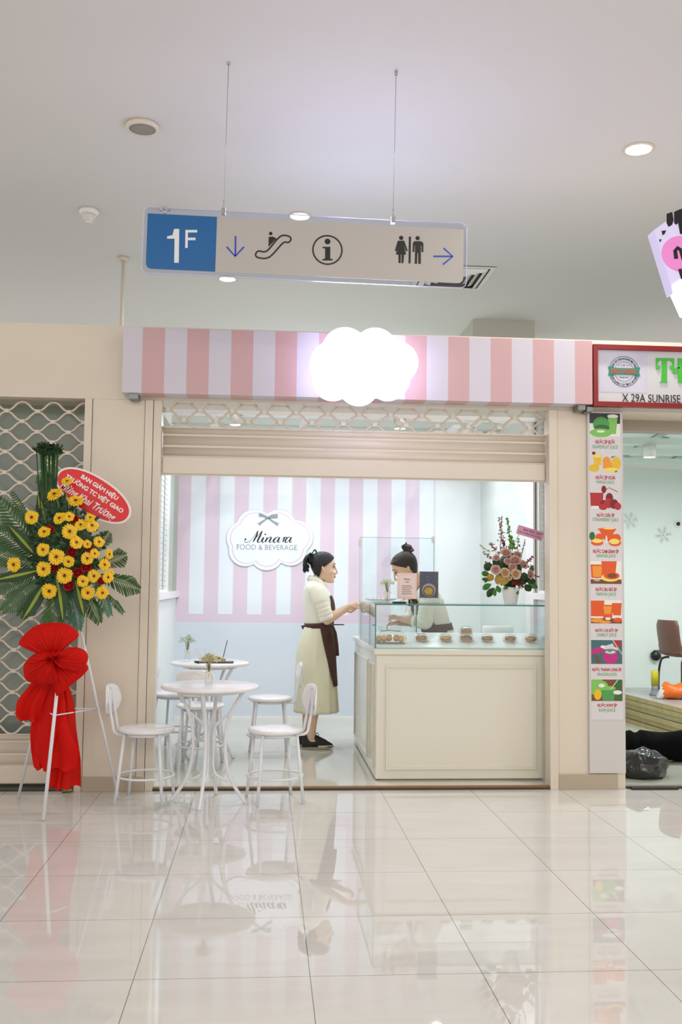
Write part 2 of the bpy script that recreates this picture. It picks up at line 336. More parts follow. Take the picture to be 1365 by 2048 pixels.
# ---------------- pink striped sign box and glowing cloud ----------------
PINKW=stripes_material('pink_stripe_print','#d0cbd6','#cca6a8',-.961,.1435,rough=.45)
t=thing('fascia_sign','long sign box with pink and lilac white stripes over the middle shop','sign',(.6,-.05,2.55))
MB().box(-.943,2.172,-.05,.099,2.565,2.995).build('sign_face',PINKW,t,(-.6,.05,-2.55))
MB().box(-.90,-.84,-.03,.09,2.53,2.563).build('bracket',mat('galvanised','#8a8d8c',.4,metal=.7),t,(-.6,.05,-2.55))
MB().box(2.08,2.13,-.03,.09,2.53,2.563).build('bracket',bpy.data.materials['galvanised'],t,(-.6,.05,-2.55))
LOB=[(690,700,47),(752,696,44),(797,722,43),(783,755,41),(722,765,43.5),(667,757,42),(663,727,44)]
def cloud(cx,cy,px2m,ox,oz,grow=0,n=96,sx=1,sz=1):
    out=[]
    for i in range(n):
        a=2*pi*i/n; d=(cos(a),sin(a)); best=0
        for (x,y,r) in LOB:
            X,Z=x-cx,cy-y; b=X*d[0]+Z*d[1]; q=b*b-(X*X+Z*Z-r*r)
            if q>0: best=max(best,b+math.sqrt(q))
        best+=grow; out.append((ox+best*d[0]*px2m*sx,oz+best*d[1]*px2m*sz))
    return out
cc=at(729,732,-.2); t=thing('cloud_sign','glowing white cloud shaped light box on the pink striped sign','sign',tuple(cc))
cl=cloud(729,732,1/307*.97,0,0)
MB().prism(cl,0,.012).build('glowing_face',mat('lit_acrylic','#ffffff',.4,emit='#dcd8ff',es=14),t)
MB().prism(cloud(729,732,1/307*.97,0,0,-1.5),.012,.148).build('side_band',mat('lit_side','#ffffff',.4,emit='#c4beff',es=2.6),t)
# ---------------- neighbour fruit sign ----------------
t=thing('shop_sign','red framed white sign with round badge, green letters and black address line','sign',(3.2,-.05,2.55))
off=(-3.2,.05,-2.55)
x0,x1,z0,z1=2.178,4.6,2.553,2.975; yf=-.05
RED=mat('red_frame_paint','#861010',.35); FACE=mat('white_sign_vinyl','#cfcfd2',.4)
MB().box(x0+.01,x1,-.03,.099,z0+.01,z1-.01).build('panel',FACE,t,off)
fr=MB().ring2([(x0,z0),(x1,z0),(x1,z1),(x0,z1)],[(x0+.033,z0+.033),(x1-.03,z0+.033),(x1-.03,z1-.033),(x0+.033,z1-.033)],-.055,.0); fr.build('frame',RED,t,off,bevel=.002)
MB().box(2.14,2.18,-.03,.09,2.52,2.55).build('bracket',mat('galvanised_grey','#8a8d8c',.4,metal=.7),t,off)
pb=MB(); pb.prism([(2.225,2.655),(2.56,2.655),(2.56,2.935),(2.225,2.935)],-.0315,-.03); pb.build('badge_backing',mat('lilac_white_vinyl','#c9c8d6',.4),t,off)
bc=at(1249,743,-.032); bx,bz=bc.x,bc.z; s=1/4.55/307*1.0
TEAL=mat('badge_green','#1f8a72',.4); INK=mat('dark_green_ink','#1d3b3a',.4); RDI=mat('badge_red','#d8402f',.4)
m=MB(); r=.105; m.ring2(circ(bx,bz,r,48),circ(bx,bz,r-.003,48),-.033,-.0315,1); m.ring2(circ(bx,bz,.068,40),circ(bx,bz,.0665,40),-.033,-.0315,1)
m.prism([(bx-.112,bz-.032),(bx-.07,bz-.032),(bx-.07,bz+.032),(bx-.112,bz+.032),(bx-.105,bz)],-.0335,-.0315,0); m.prism([(bx+.112,bz-.032),(bx+.07,bz-.032),(bx+.07,bz+.032),(bx+.112,bz+.032),(bx+.105,bz)],-.0335,-.0315,0)
m.prism([(bx-.098,bz-.023),(bx+.098,bz-.023),(bx+.098,bz+.023),(bx-.098,bz+.023)],-.035,-.0335,0)
text(m,'FRUIT WORLD',bx-.092,bx+.092,bz-.014,bz+.014,-.037,2,.03)
text(m,'SINCE 2010',bx-.03,bx+.03,bz-.045,bz-.038,-.033,1)
for i,(dx,rr) in enumerate(((-.036,.0035),(-.02,.0035),(0,.006),(.02,.0035),(.036,.0035))):
    m.prism([(bx+dx+(rr if k%2==0 else rr*.45)*sin(k*pi/5),bz+.042+(rr if k%2==0 else rr*.45)*cos(k*pi/5)) for k in range(10)],-.033,-.0315,1)
def arc_text(mb,s,cx,cz,r,a0,a1,h,y,mi,flip=False):
    n=len(s)
    for i,ch in enumerate(s):
        if ch==' ': continue
        a=a0+(a1-a0)*i/(n-1)
        w_=h*(.75 if ch not in 'I-' else .3)
        def fr_(u,v,a=a):
            if not flip: rr=r+v; return (cx+rr*cos(a)+u*sin(a),cz+rr*sin(a)-u*cos(a))
            rr=r-v; return (cx+rr*cos(a)-u*sin(a),cz+rr*sin(a)+u*cos(a))
        text(mb,ch,-w_/2,w_/2,0,h,y,mi,.02,frame=fr_)
arc_text(m,'TRÁI CÂY NGON · KHỎE MỖI NGÀY',bx,bz,.08,math.radians(160),math.radians(20),.014,-.033,1)
arc_text(m,'CHẤT LƯỢNG - UY TÍN - AN TOÀN',bx,bz,.097,math.radians(203),math.radians(337),.014,-.033,1,True)
m.build('badge',[TEAL,INK,RDI],t,off)
GRNL=mat('green_lettering','#46b83a',.35); m=MB()
def Tm(X,Z): q=at(1180+X/7.378,690+Z/7.378,-.032); return (q.x,q.z)
T1=[(980,192),(1248,196),(1250,330),(1228,330),(1222,262),(1190,235),(1140,228),(1138,530),(1152,560),(1030,555),(1058,530),(1070,226),(1030,232),(1005,262),(1003,330),(982,330)]
m.prism([Tm(*q) for q in T1],-.036,-.03)
for c_ in ((1010,332),(1218,336)): q=Tm(*c_); m.prism(circ(q[0],q[1],.0155,20),-.0365,-.03)
q0=Tm(1300,196); a=Tm(1262,400)
m.box(q0[0],q0[0]+.09,-.036,-.03,Tm(1300,560)[1],q0[1]).box(q0[0]+.09,q0[0]+.16,-.036,-.03,q0[1]-.1,q0[1]-.07).box(q0[0]+.16,q0[0]+.25,-.036,-.03,Tm(1300,560)[1],q0[1])
m.prism(circ(a[0],a[1],.0165,20),-.0365,-.03); m.stroke([(a[0]-.002,a[1]+.012),(a[0]+.01,a[1]+.028),(q0[0]+.01,a[1]+.03)],.012,-.036,-.03)
m.build('green_lettering',GRNL,t,off)
m=MB(); q=at(1245,789,-.032); q2=at(1245,805,-.032); text(m,'X 29A SUNRISE',q.x,q.x+.405,q2.z+.006,q.z+.006,-.034,0,0); m.build('address_lettering',mat('black_ink','#1a1a1c',.4),t,off)
# ---------------- juice menu board on the right pier ----------------
t=thing('menu_board','tall narrow juice menu board with fruit pictures on the right pier','sign',(2.3,.09,.108)); off=(-2.3,-.09,-.108)
MB().box(2.178,2.425,.080,.0885,.108,2.54).build('board',mat('grey_white_board','#cfccca',.4),t,off)
MB().prism([(2.19,.46),(2.41,.46),(2.41,2.53),(2.19,2.53)],.0785,.0798).build('poster',mat('poster_paper','#d9d5d8',.4),t,off)
cols={'r':'#b8242c','g':'#4d9b52','dr':'#7d1016','or':'#e2571c','ol':'#f0982f','y':'#e8bd26','yl':'#f3dc6a','dg':'#2c6b2d','lg':'#7fc35a','w':'#ecebe6','dk':'#2d2a2e','gr':'#b4b6b2','pk':'#c2257e','tl':'#3f6a70','bn':'#7b4526','cy':'#c9d9df','pl':'#9b4a76'}
keys=list(cols); pm=[mat('print_'+n,cols[n],.4) for n in ['r','g','dr','or','ol','y','yl','dg','lg','w','dk','gr','pk','tl','bn','cy','pl']]
K={k:i for i,k in enumerate(keys)}
def pic(y0,y1,items):
    m=MB(); a=at(1183,y0,.079); b=at(1242,y1,.079); W_=b.x-a.x; H_=a.z-b.z; yy=.0778
    def pt(u,v): return (2.193+.213*u, b.z+H_*v)
    for i,it in enumerate(items):
        k,c=it[0],K[it[1]]; y_=yy-.0001*i
        if k=='e': cx,cz=pt(it[2],it[3]); m.prism(circ(cx,cz,it[4]*.213,24,it[5]*H_),y_,yy+.001,c)
        elif k=='q': m.prism([pt(u,v) for u,v in it[2]],y_,yy+.001,c)
        elif k=='s': m.stroke([pt(u,v) for u,v in it[2]],it[3],y_,yy+.001,c)
    return m.build('juice_picture',pm,t,off)
def rq(u0,u1,v0,v1): return [(u0,v0),(u1,v0),(u1,v1),(u0,v1)]
pic(826,873,[('q','w',rq(0,1,0,1)),('q','dk',rq(0,1,.55,1)),('q','lg',[(.62,.1),(.86,.1),(.92,.85),(.6,.85)]),('e','w',.76,.88,.18,.08),('e','g',.38,.5,.27,.34),('e','dg',.40,.36,.25,.14),('e','lg',.36,.14,.36,.19),('e','w',.36,.2,.14,.05)])
pic(905,945,[('q','y',[(.14,.35),(.36,.35),(.39,.9),(.11,.9)]),('q','yl',rq(.14,.36,.75,.9)),('e','dr',.13,.97,.06,.08),('e','y',.14,.2,.17,.2),('s','ol',[(.0,.25),(.3,.3)],.003),('e','ol',.55,.55,.13,.25),('e','ol',.62,.3,.2,.22),('e','y',.86,.45,.15,.35),('e','yl',.7,.12,.26,.12),('q','dg',[(.7,.8),(.85,.85),(.7,.72)]),('q','dg',[(.8,.05),(.92,.12),(.85,-.02)])])
pic(973,1018,[('q','r',[(.02,.1),(.4,.1),(.44,.72),(0,.72)]),('q','w',rq(.04,.4,.0,.12)),('e','dr',.45,.88,.08,.17),('s','dr',[(.5,.86),(.62,.96),(.9,.78)],.004),('e','dr',.45,.2,.12,.2),('e','dr',.63,.5,.12,.22),('e','r',.6,.25,.15,.22),('e','dr',.78,.22,.14,.22),('e','r',.9,.12,.11,.17),('e','r',.42,.08,.14,.14)])
pic(1055,1090,[('e','ol',.52,.9,.3,.1),('q','or',[(.26,.95),(.85,.95),(.7,.55),(.4,.5)]),('e','yl',.6,.95,.18,.05),('e','or',.3,.45,.14,.2),('e','or',.62,.45,.2,.25),('e','or',.85,.4,.14,.25),('e','dg',.06,.5,.09,.25),('e','or',.22,.12,.2,.18),('e','yl',.22,.22,.17,.12),('e','or',.8,.12,.2,.2),('e','yl',.78,.2,.17,.16),('e','w',.52,.3,.03,.25)])
pic(1122,1168,[('q','w',rq(0,1,.1,1)),('q','bn',rq(0,1,0,.2)),('q','or',[(.02,.25),(.4,.25),(.46,.85),(0,.85)]),('q','ol',[(.08,.3),(.34,.3),(.37,.78),(.06,.78)]),('q','or',[(.38,.4),(.8,.4),(.85,1),(.35,1)]),('e','yl',.64,.28,.3,.18),('e','or',.68,.36,.26,.16),('e','bn',.7,.36,.16,.11),('e','gr',.2,.17,.1,.06)])
pic(1200,1247,[('q','w',rq(0,1,.2,1)),('q','bn',rq(0,1,0,.22)),('q','or',[(0,.3),(.4,.3),(.44,.98),(0,.98)]),('q','or',[(.4,.22),(.68,.22),(.74,.8),(.33,.8)]),('q','ol',[(.44,.4),(.64,.4),(.68,.74),(.4,.74)]),('q','or',[(.72,.35),(.97,.35),(1,.88),(.68,.88)]),('e','ol',.2,.12,.22,.09),('e','ol',.45,.06,.2,.06),('e','or',.86,.15,.14,.1),('e','w',.55,.2,.09,.06)])
pic(1280,1328,[('q','tl',rq(0,1,0,1)),('q','pk',[(0,.4),(.5,.5),(.55,.8),(0,.6)]),('q','cy',[(.3,.7),(.8,.9),(.9,.6),(.6,.5)]),('e','r',.84,.84,.13,.15),('s','gr',[(.7,1),(.95,.5),(1,.4)],.008),('e','pk',.62,.3,.25,.3),('e','pl',.62,.5,.24,.13),('e','cy',.62,.5,.17,.07),('e','g',.6,.55,.07,.05),('q','bn',[(.1,.4),(.18,.4),(.3,0),(.2,0)]),('e','w',.38,.72,.08,.06)])
pic(1359,1402,[('q','bn',rq(0,1,0,1)),('q','lg',rq(0,.35,.3,1)),('e','dg',.87,.8,.13,.2),('q','g',[(.36,.02),(.72,.02),(.78,.6),(.3,.6)]),('e','lg',.54,.6,.24,.1),('e','lg',.33,.72,.2,.22),('e','w',.33,.72,.1,.09),('e','dg',.88,.3,.12,.3),('e','w',.84,.4,.14,.1),('e','y',.2,.3,.12,.25),('s','w',[(.62,.55),(.85,.98)],.004)])
for vn,en,y0,y1,y2,y3 in (('NƯỚC ÉP BƯỞI','GRAPEFRUIT JUICE',878,888,890.5,899.5),('NƯỚC ÉP XOÀI','MANGO JUICE',949.5,959,961,969.5),('NƯỚC DÂU ÉP','STRAWBERRY JUICE',1025,1034,1036,1045),('NƯỚC CAM SÀNH ÉP','ORANGE JUICE',1097,1106.5,1108.5,1116.5),('NƯỚC ĐU ĐỦ ÉP','PAPAYA JUICE',1173.5,1182.5,1185,1193.5),('NƯỚC CÀ RỐT ÉP','CARROT JUICE',1255,1264,1266.5,1275),('NƯỚC THANH LONG ÉP','DRAGON JUICE',1334,1342.5,1345.5,1353.5),('NƯỚC KIWI ÉP','KIWI JUICE',1405.5,1414,1417,1425.5)):
    lm=MB()
    for s_,a_,b_,mi_,bd in ((vn,y0,y1,0,.03),(en,y2,y3,1,.0)):
        w_=.0112*len(s_)/2; za,zb=at(1212,a_,.078).z,at(1212,b_,.078).z; text(lm,s_,2.30-w_,2.30+w_,zb,za,.0775,mi_,bd)
    lm.build('menu_lettering',[pm[0],pm[1]],t,off)
# ---------------- hanging direction sign ----------------
t=thing('direction_sign','hanging clear acrylic direction sign with blue floor number panel and grey pictogram panel','sign',(.2,-1.15,3.185)); t.rotation_euler=(0,math.radians(.75),0)
ACR=glassmat('clear_acrylic',(.90,.91,.97),1.2,.02,.03); BLUE=mat('sign_blue','#1f62a0',.22); GRY=mat('sign_grey','#b5b0ac',.28); SBK=mat('sign_black','#151515',.3); ARB=mat('arrow_blue','#2743b8',.3); SW=mat('sign_white','#e2e4e8',.3)
ax0,ax1,az0,az1=-.892,.892,-.183,.186
MB().prism(rrect(ax0,ax1,az0,az1,.035),0,.01).build('acrylic_plate',ACR,t)
EDG=mat('acrylic_edge','#c4c4dc',.2,emit=None); MB().ring2(rrect(ax0-.001,ax1+.001,az0-.001,az1+.001,.035),rrect(ax0+.0025,ax1-.0025,az0+.0025,az1-.0025,.032),-.0005,.0105).build('acrylic_edge',EDG,t)
bp=rrect(-.87,-.495,-.158,.148,.03)[7:21]; MB().prism([(-.495,.148),(-.87,.148)]+[q for q in rrect(-.87,-.495,-.158,.148,.03) if q[0]<-.8 and q[1]<0]+[(-.495,-.158)],-.003,-.0008).build('blue_panel',BLUE,t)
MB().prism([(-.4945,.148),(-.4945,-.158)]+[q for q in rrect(-.4945,.872,-.158,.148,.03) if q[0]>.8 and q[1]<0]+[(.872,.148)],-.003,-.0008).build('grey_panel',GRY,t)
def sp(X,Z): q=at(260+X/1.95,380+Z/1.95,-1.153); return (q.x-.2, q.z-3.185+ (q.x-.2)*math.tan(math.radians(.75)))
m=MB(); m.prism([sp(*q) for q in ((172,152),(192,152),(192,284),(174,284),(174,190),(145,190),(145,181),(166,176))],-.0045,-.003)
m.prism([sp(*q) for q in ((216,156),(262,156),(262,166),(226,166),(226,186),(256,186),(256,196),(226,196),(226,226),(216,226))],-.0045,-.003); m.build('floor_number',SW,t)
m=MB(); m.stroke([sp(412,180),sp(412,258)],.009,-.0045,-.003).stroke([sp(378,222),sp(411.5,259),sp(445,222)],.009,-.0045,-.003)
m.build('arrow',ARB,t); m=MB(); m.stroke([sp(1184,259),sp(1258,259)],.009,-.0045,-.003).stroke([sp(1224,227),sp(1260,259),sp(1222,291)],.009,-.0045,-.003); m.build('arrow',ARB,t)
m=MB(); q=sp(771,234); m.ring2(circ(*q,.084,48),circ(*q,.076,48),-.0045,-.003)
q=sp(771,201); m.prism(circ(*q,.016,24),-.0045,-.003); m.prism([sp(*k) for k in ((752,222),(782,222),(782,268),(792,270),(792,275),(752,275),(752,270),(762,268),(762,228),(752,227))],-.0045,-.003)
m.build('information_pictogram',SBK,t); m=MB()
esc=[(502,238),(535,238),(585,182),(618,180),(628,192),(618,205),(597,207),(545,262),(502,264),(491,252)]
m.stroke([sp(*k) for k in [tuple(v) for v in spline([Vector((a,b,0)) for a,b in esc],4,True)] for k in [k[:2]]],.0085,-.0045,-.003,closed=True)
q=sp(549,170); m.prism(circ(*q,.0095,20),-.0045,-.003); m.prism([sp(*k) for k in ((541,184),(558,182),(572,190),(541,222))],-.0045,-.003)
m.build('escalator_pictogram',SBK,t); m=MB()
q=sp(1058,187); m.prism(circ(*q,.012,20),-.0045,-.003); m.prism([sp(*k) for k in ((1045,198),(1070,198),(1084,236),(1078,240),(1068,212),(1078,252),(1070,252),(1068,285),(1060,285),(1060,252),(1057,252),(1057,285),(1049,285),(1048,252),(1038,252),(1048,212),(1040,240),(1034,236))],-.0045,-.003)
m.prism([sp(*k) for k in ((1088,182),(1096,182),(1096,286),(1088,286))],-.0045,-.003)
q=sp(1122,188); m.prism(circ(*q,.012,20),-.0045,-.003); m.prism([sp(*k) for k in ((1104,206),(1110,200),(1136,200),(1145,208),(1145,242),(1138,242),(1137,216),(1135,216),(1136,288),(1126,288),(1125,246),(1122,246),(1121,288),(1112,288),(1113,216),(1111,216),(1110,242),(1103,242))],-.0045,-.003)
m.build('toilets_pictogram',SBK,t)
for cx,px,py in ((-.461,451,125),(.475,787,139)):
    g=MB(); g.tube([(cx,.005,.21),(cx+.0,.005,1.03)],.0016,6); g.lathe([(.009,1.02),(.009,1.034)],(cx,.005,0),12); g.build('cable',STEEL,t)
    g=MB(); g.box(cx-.011,cx+.011,-.008,.018,.165,.200).tube([(cx-.008,.005,.2),(cx,.005,.235),(cx+.008,.005,.2)],.0018,6).ell((cx,.005,.24),(.006,.006,.008)); g.build('cable_clamp',STEEL,t)
# ---------------- ceiling fittings ----------------
LAMP=mat('lamp_glow','#ffffff',.4,emit='#fff6e0',es=14); LCOOL=mat('cool_lamp_glow','#ffffff',.4,emit='#f2fbff',es=12)
def downlight(x,y,lab,r=.09):
    t=thing('ceiling_downlight',lab,'ceiling light',(x,y,4.22),group='round downlights in the ceiling')
    MB().lathe([(r,-.001),(r,-.008),(r*.86,-.012),(r*.8,-.004),(r*.8,-.001)],n=32).build('trim_ring',WALL,t)
    MB().lathe([(r*.78,-.003),(r*.78,-.0075)],n=24).build('lamp_disc',LAMP,t)
downlight(2.403,-.318,'bright round downlight at the right of the ceiling',.1); downlight(.226,1.111,'round downlight just above the middle of the hanging sign'); downlight(-.4,2.8,'round downlight seen under the blue floor panel of the hanging sign')
t=thing('ceiling_speaker','round ceiling speaker with grey grille at the left','speaker',(-.818,-.33,4.22))
MB().lathe([(.105,-.001),(.105,-.02),(.098,-.03),(.083,-.03),(.083,-.02)],n=40).build('rim',WALL,t); MB().lathe([(.084,-.022),(.084,-.027),(.04,-.031),(.0,-.032)],n=40).build('speaker_grille',mat('speaker_mesh','#8f8a84',.6),t)
t=thing('smoke_detector','white ribbed smoke detector on the ceiling at the left','smoke detector',(-1.41,1.169,4.22))
MB().lathe([(.075,-.001),(.078,-.02),(.066,-.036),(.05,-.04)],n=32).build('base',WHITE,t)
g=MB()
for i in range(5): g.lathe([(.052-.006*i,-.044-.012*i),(.056-.008*i,-.049-.012*i),(.050-.008*i,-.053-.012*i)],n=24,mi=0)
g.lathe([(.044,-.038),(.016,-.1)],n=20,mi=1)
g.build('sensor_cage',[WHITE,BLK],t)
g=MB().lathe([(.045,-.001),(.045,-.006),(.014,-.014),(.010,-.05),(.012,-.052)],n=20); g.lathe([(.03,-.052),(.032,-.056),(.03,-.059)],n=20)
tag(g.build('fire_sprinkler',mat('chrome','#c8c8c8',.15,metal=1),loc=(-.818,1.085,4.22)),'small chrome fire sprinkler in the ceiling above the blue panel','sprinkler')
t=thing('air_vent','square slatted air diffuser in the ceiling right of the hanging sign','air vent',(1.70,2.52,4.22)); g=MB()
for i in range(5):
    a=.345-.06*i; b=a-.045
    for s1,s2 in (((-a,-a),(a,-a)),((a,-a),(a,a)),((a,a),(-a,a)),((-a,a),(-a,-a))):
        q=lambda p,f:(p[0]*f,p[1]*f)
        i1,i2=q(s1,b/a),q(s2,b/a); g.add([(s1[0],s1[1],-.008),(s2[0],s2[1],-.008),(i2[0],i2[1],-.03 if i else -.010),(i1[0],i1[1],-.03 if i else -.010)],[(0,1,2,3)])
g.build('louvres',WHITE,t); MB().box(-.33,.33,-.33,.33,-.006,-.001).build('duct_opening',DARK,t)
def can_lamp(x,y,z,lab,r=.05,h=.085,gr=None):
    t=thing('cylinder_lamp',lab,'lamp',(x,y,z),group=gr)
    MB().lathe([(.001,.022),(r*.9,.022),(r*.92,0),(r,0),(r,h),(.001,h)],n=28).build('lamp_body',WHITE,t); MB().lathe([(r*.89,.006),(r*.89,.010)],n=24).build('lamp_disc',LCOOL,t)
for (x,y),lb in zip([(-.25,1.35),(1.06,1.35),(1.72,1.75),(.3,2.5),(1.6,2.6),(-.45,2.2)],['left white lamp under the beam above the shutter slats','white lamp under the beam above the counter','white lamp near the right inner wall of the middle shop','white lamp behind the beam near the middle','white lamp at the right rear of the middle shop','white lamp at the left rear of the middle shop']): can_lamp(x,y,2.59,lb,gr='white lamps in the middle shop')
g=MB().box(1.69,1.75,.5,3.4,2.672,2.70); struct(g.build('trim_14',WHITE)); g=MB().box(.27,.33,1.42,3.4,2.672,2.70).box(-.48,-.42,1.42,3.4,2.672,2.70).box(1.57,1.63,1.75,3.4,2.672,2.70); struct(g.build('trim_15',WHITE))
can_lamp(3.373,2.0,2.49,'white cylinder lamp in the right shop',.056,.11)
# ---------------- tilted cow patterned light box at the top right ----------------
Y_=-.9; t=thing('light_box','tilted light box sign with black patches and a pink shape at the right edge','sign',tuple(at(1340,540,Y_)))
o0=Vector(at(1340,540,Y_)); P2=lambda x,y:(at(x,y,Y_).x-o0.x,at(x,y,Y_).z-o0.z)
MB().prism([P2(1309,460),(P2(1440,365)),P2(1500,520),P2(1348,586)],0,.1).build('box',mat('lilac_acrylic','#cfc8e2',.3,emit='#cfc6ff',es=.25),t)
g=MB(); BK,PK,LT=0,1,2
g.prism([P2(1334,428),P2(1345,424),P2(1348,440),P2(1345,450),P2(1338,454),P2(1334,446)],-.003,0,BK); g.prism([P2(1349,424),P2(1362,418),P2(1400,420),P2(1400,470),P2(1361,468),P2(1357,446),P2(1353,450),P2(1349,446)],-.003,0,BK)
g.prism([P2(1324,462),P2(1333,461),P2(1330,468),P2(1326,471)],-.003,0,BK); g.prism([P2(1319,479),P2(1324,479),P2(1321,485)],-.003,0,BK)
c0=P2(1365,508); g.prism(circ(c0[0],c0[1],.125,40,.11),-.002,0,PK)
g.stroke([P2(1353,518),P2(1351,502),P2(1356,496),P2(1362,500),P2(1368,520)],.024,-.004,0,BK); g.stroke([P2(1360,538),P2(1367,560)],.02,-.004,0,BK)
g.build('patches',[SBK,mat('pink_print','#d77fc0',.4,emit='#d77fc0',es=.3),SW],t)
MB().prism([P2(1352,583),P2(1440,560),P2(1440,640),P2(1372,628)],.02,.08).build('lower_lip',mat('lit_white','#ffffff',.4,emit='#eef0ff',es=1.5),t)
g=MB().prism([P2(1344,572),P2(1360,560),P2(1440,540),P2(1440,562),P2(1356,587),P2(1347,588)],-.004,.002); g.build('glowing_edge',mat('lit_white_edge','#ffffff',.4,emit='#eef0ff',es=2.5),t)
MB().tube([(.25,.05,.3),(.25,.05,4.22-o0.z)],.008,8).build('hanging_rod',STEEL,t)
# ---------------- wall logo ----------------
lc=at(540,1080,3.43); t=thing('wall_logo','cloud shaped wall logo plate with grey bow and black script on the striped wall','wall sign',(lc.x,3.45,lc.z))
sc=1/200.*.80
def lg(grow): return cloud(729,731,sc,0,0,grow,120,.98,.98)
g=MB(); g.prism(lg(0),-.012,-.001,1); g.prism(lg(-1.2),-.013,-.002,0); g.build('plate',[mat('logo_white','#eaf0f7',.4),mat('logo_edge','#c3c9d4',.4)],t)
g=MB(); g.prism(lg(-9),-.0136,-.012,0); g.prism(lg(-11.5),-.0142,-.012,1); g.build('pink_outline',[mat('logo_pink','#e6c4d6',.4),mat('logo_white_centre','#e9eff8',.4)],t)
def lp(X,Z): q=at(440+X/6.825,1010+Z/6.825,3.432); return (q.x-lc.x,q.z-lc.z)
INKB=mat('script_black','#26272e',.4); g=MB()
def pen(pts,ws):
    P=spline([Vector((a,b,0)) for a,b in pts],5); n=len(P); W=[]
    for i in range(n):
        f=i/(n-1)*(len(ws)-1); k=min(int(f),len(ws)-2); W.append((ws[k]+(ws[k+1]-ws[k])*(f-k))/6.825/200.)
    g.stroke([lp(p.x,p.y) for p in P],W,-.0155,-.014)
q=lp(350,468); g.prism(circ(q[0],q[1],.0095,16),-.0155,-.014)
pen([(336,478),(345,505),(390,505),(440,465),(480,410),(522,350)],[6,7,6,5,6,7]); pen([(522,350),(500,420),(455,502)],[8,24,12]); pen([(455,502),(500,440),(580,352)],[6,6,8]); pen([(580,352),(550,420),(515,492),(530,510),(555,495),(590,440)],[9,25,22,10,6,5])
pen([(604,435),(590,465),(575,495),(590,511),(612,495),(640,450)],[8,20,20,10,5,5]); q=lp(622,400); g.prism(circ(q[0],q[1],.0085,16),-.0155,-.014)
pen([(650,436),(640,465),(622,508)],[8,22,12]); pen([(622,508),(655,460),(690,438),(702,448),(685,480),(674,500),(690,511),(712,495),(740,460)],[5,7,10,18,24,18,8,5,5])
for dx in (0,160):
    pen([(806+dx,448),(782+dx,438),(750+dx,462),(733+dx,500),(750+dx,512),(778+dx,490),(812+dx,442)],[7,8,20,20,9,6,6]); pen([(822+dx,436),(806+dx,465),(793+dx,498),(806+dx,511),(830+dx,492)],[8,22,20,8,5])
pen([(838,482),(858,460),(882,436)],[5,5,8]); pen([(886,434),(876,470),(860,509)],[10,20,11]); pen([(866,492),(880,462),(900,441),(916,440)],[5,6,9,16])
g.build('script_lettering',INKB,t)
g=MB(); a,b=lp(232,606),lp(1055,548); text(g,'FOOD & BEVERAGE',a[0],b[0],a[1],b[1],-.0155,0,-.012)
for X in (232,600): 
    for Z in (548,606): q=lp(X+6,Z); g.box(q[0]-.008,q[0]+.010,-.0155,-.014,q[1]-.001,q[1]+.001)
g.build('lettering',mat('grey_ink','#6d747f',.4),t)
g=MB()
for pl in ([(535,105),(600,128),(655,160),(640,190),(590,165),(530,160)],[(790,122),(710,132),(655,160),(672,190),(725,185),(792,182)],[(640,175),(672,180),(590,240),(540,285),(532,262),(508,258)],[(668,170),(700,195),(760,228),(815,252),(792,262),(795,292),(715,235),(655,190)]): g.prism([lp(*k) for k in pl],-.017,-.0145)
g.build('bow_emblem',mat('bow_grey','#8a9ba0',.4),t)
# ---------------- counter with glass case ----------------
CWH=mat('cream_white_lacquer','#e3dfd0',.2)
t=thing('display_counter','white panelled L-shaped counter carrying the glass display case','counter',(1.35,.8,.02)); off=(-1.35,-.8,-.02)
MB().box(.77,1.945,.312,.75,.03,.862).box(.80,1.92,.34,.75,.02,.03).build('front_cabinet',CWH,t,off,bevel=.004)
MB().box(.77,1.12,.752,1.45,.03,.862).box(.77,1.42,1.452,1.97,.03,.862).box(.8,1.1,.752,1.9,.02,.03).build('side_cabinet',CWH,t,off,bevel=.004)
g=MB()
for prof in [(.862,.868,.006),(.868,.905,.016)]:
    a,b,e=prof; g.box(.77-e,1.945+e*.6,.312-e,.75,a,b).box(.77-e,1.12,.75,1.45,a,b).box(.77-e,1.42,1.45,1.97+e,a,b)
g.build('worktop',CWH,t,off,bevel=.003)
def moulding(p,q,inset,axis,c):      # rectangular raised moulding on a face
    (a0,b0),(a1,b1)=p,q; o_=[(a0,b0),(a1,b0),(a1,b1),(a0,b1)]; g=MB()
    for (e0,e1,d) in ((0,.008,.006),(.008,.020,.013),(.020,.030,.005)):
        A=[(a0+e0,b0+e0),(a1-e0,b0+e0),(a1-e0,b1-e0),(a0+e0,b1-e0)]; B=[(a0+e1,b0+e1),(a1-e1,b0+e1),(a1-e1,b1-e1),(a0+e1,b1-e1)]
        g.ring2(A,B,-d,.002)
    if axis=='x': g.v=[(c+y,x,z) for x,y,z in g.v]
    else: g.v=[(x,c+y,z) for x,y,z in g.v]
    return g
A,B=at(769,1541,.312),at(1074,1330,.312)
moulding((A.x,A.z),(B.x,B.z),0,'y',.312).build('front_moulding',CWH,t,off,bevel=.001)
moulding((.40,A.z),(.68,B.z),0,'x',.77).build('side_moulding',CWH,t,off,bevel=.001); moulding((.82,A.z),(1.86,B.z),0,'x',.77).build('side_moulding',CWH,t,off,bevel=.001)
GL=glassmat('case_glass',(.955,.985,.975),1.3,0,.015); GE=mat('teal_glass_edge','#2f7f74',.15,spec=.8); GEL=mat('pale_glass_edge','#9cc7c0',.15)
t=thing('glass_display_case','clear glass display case with green edges on top of the white counter','display case',(1.35,.7,.905)); off=(-1.35,-.7,-.905)
zt=1.205
def pane(*b,name='glass_panel'): MB().box(*b).build(name,GL,t,off)
def edge(*b,m=GE): MB().box(*b).build('glass_edge',m,t,off)
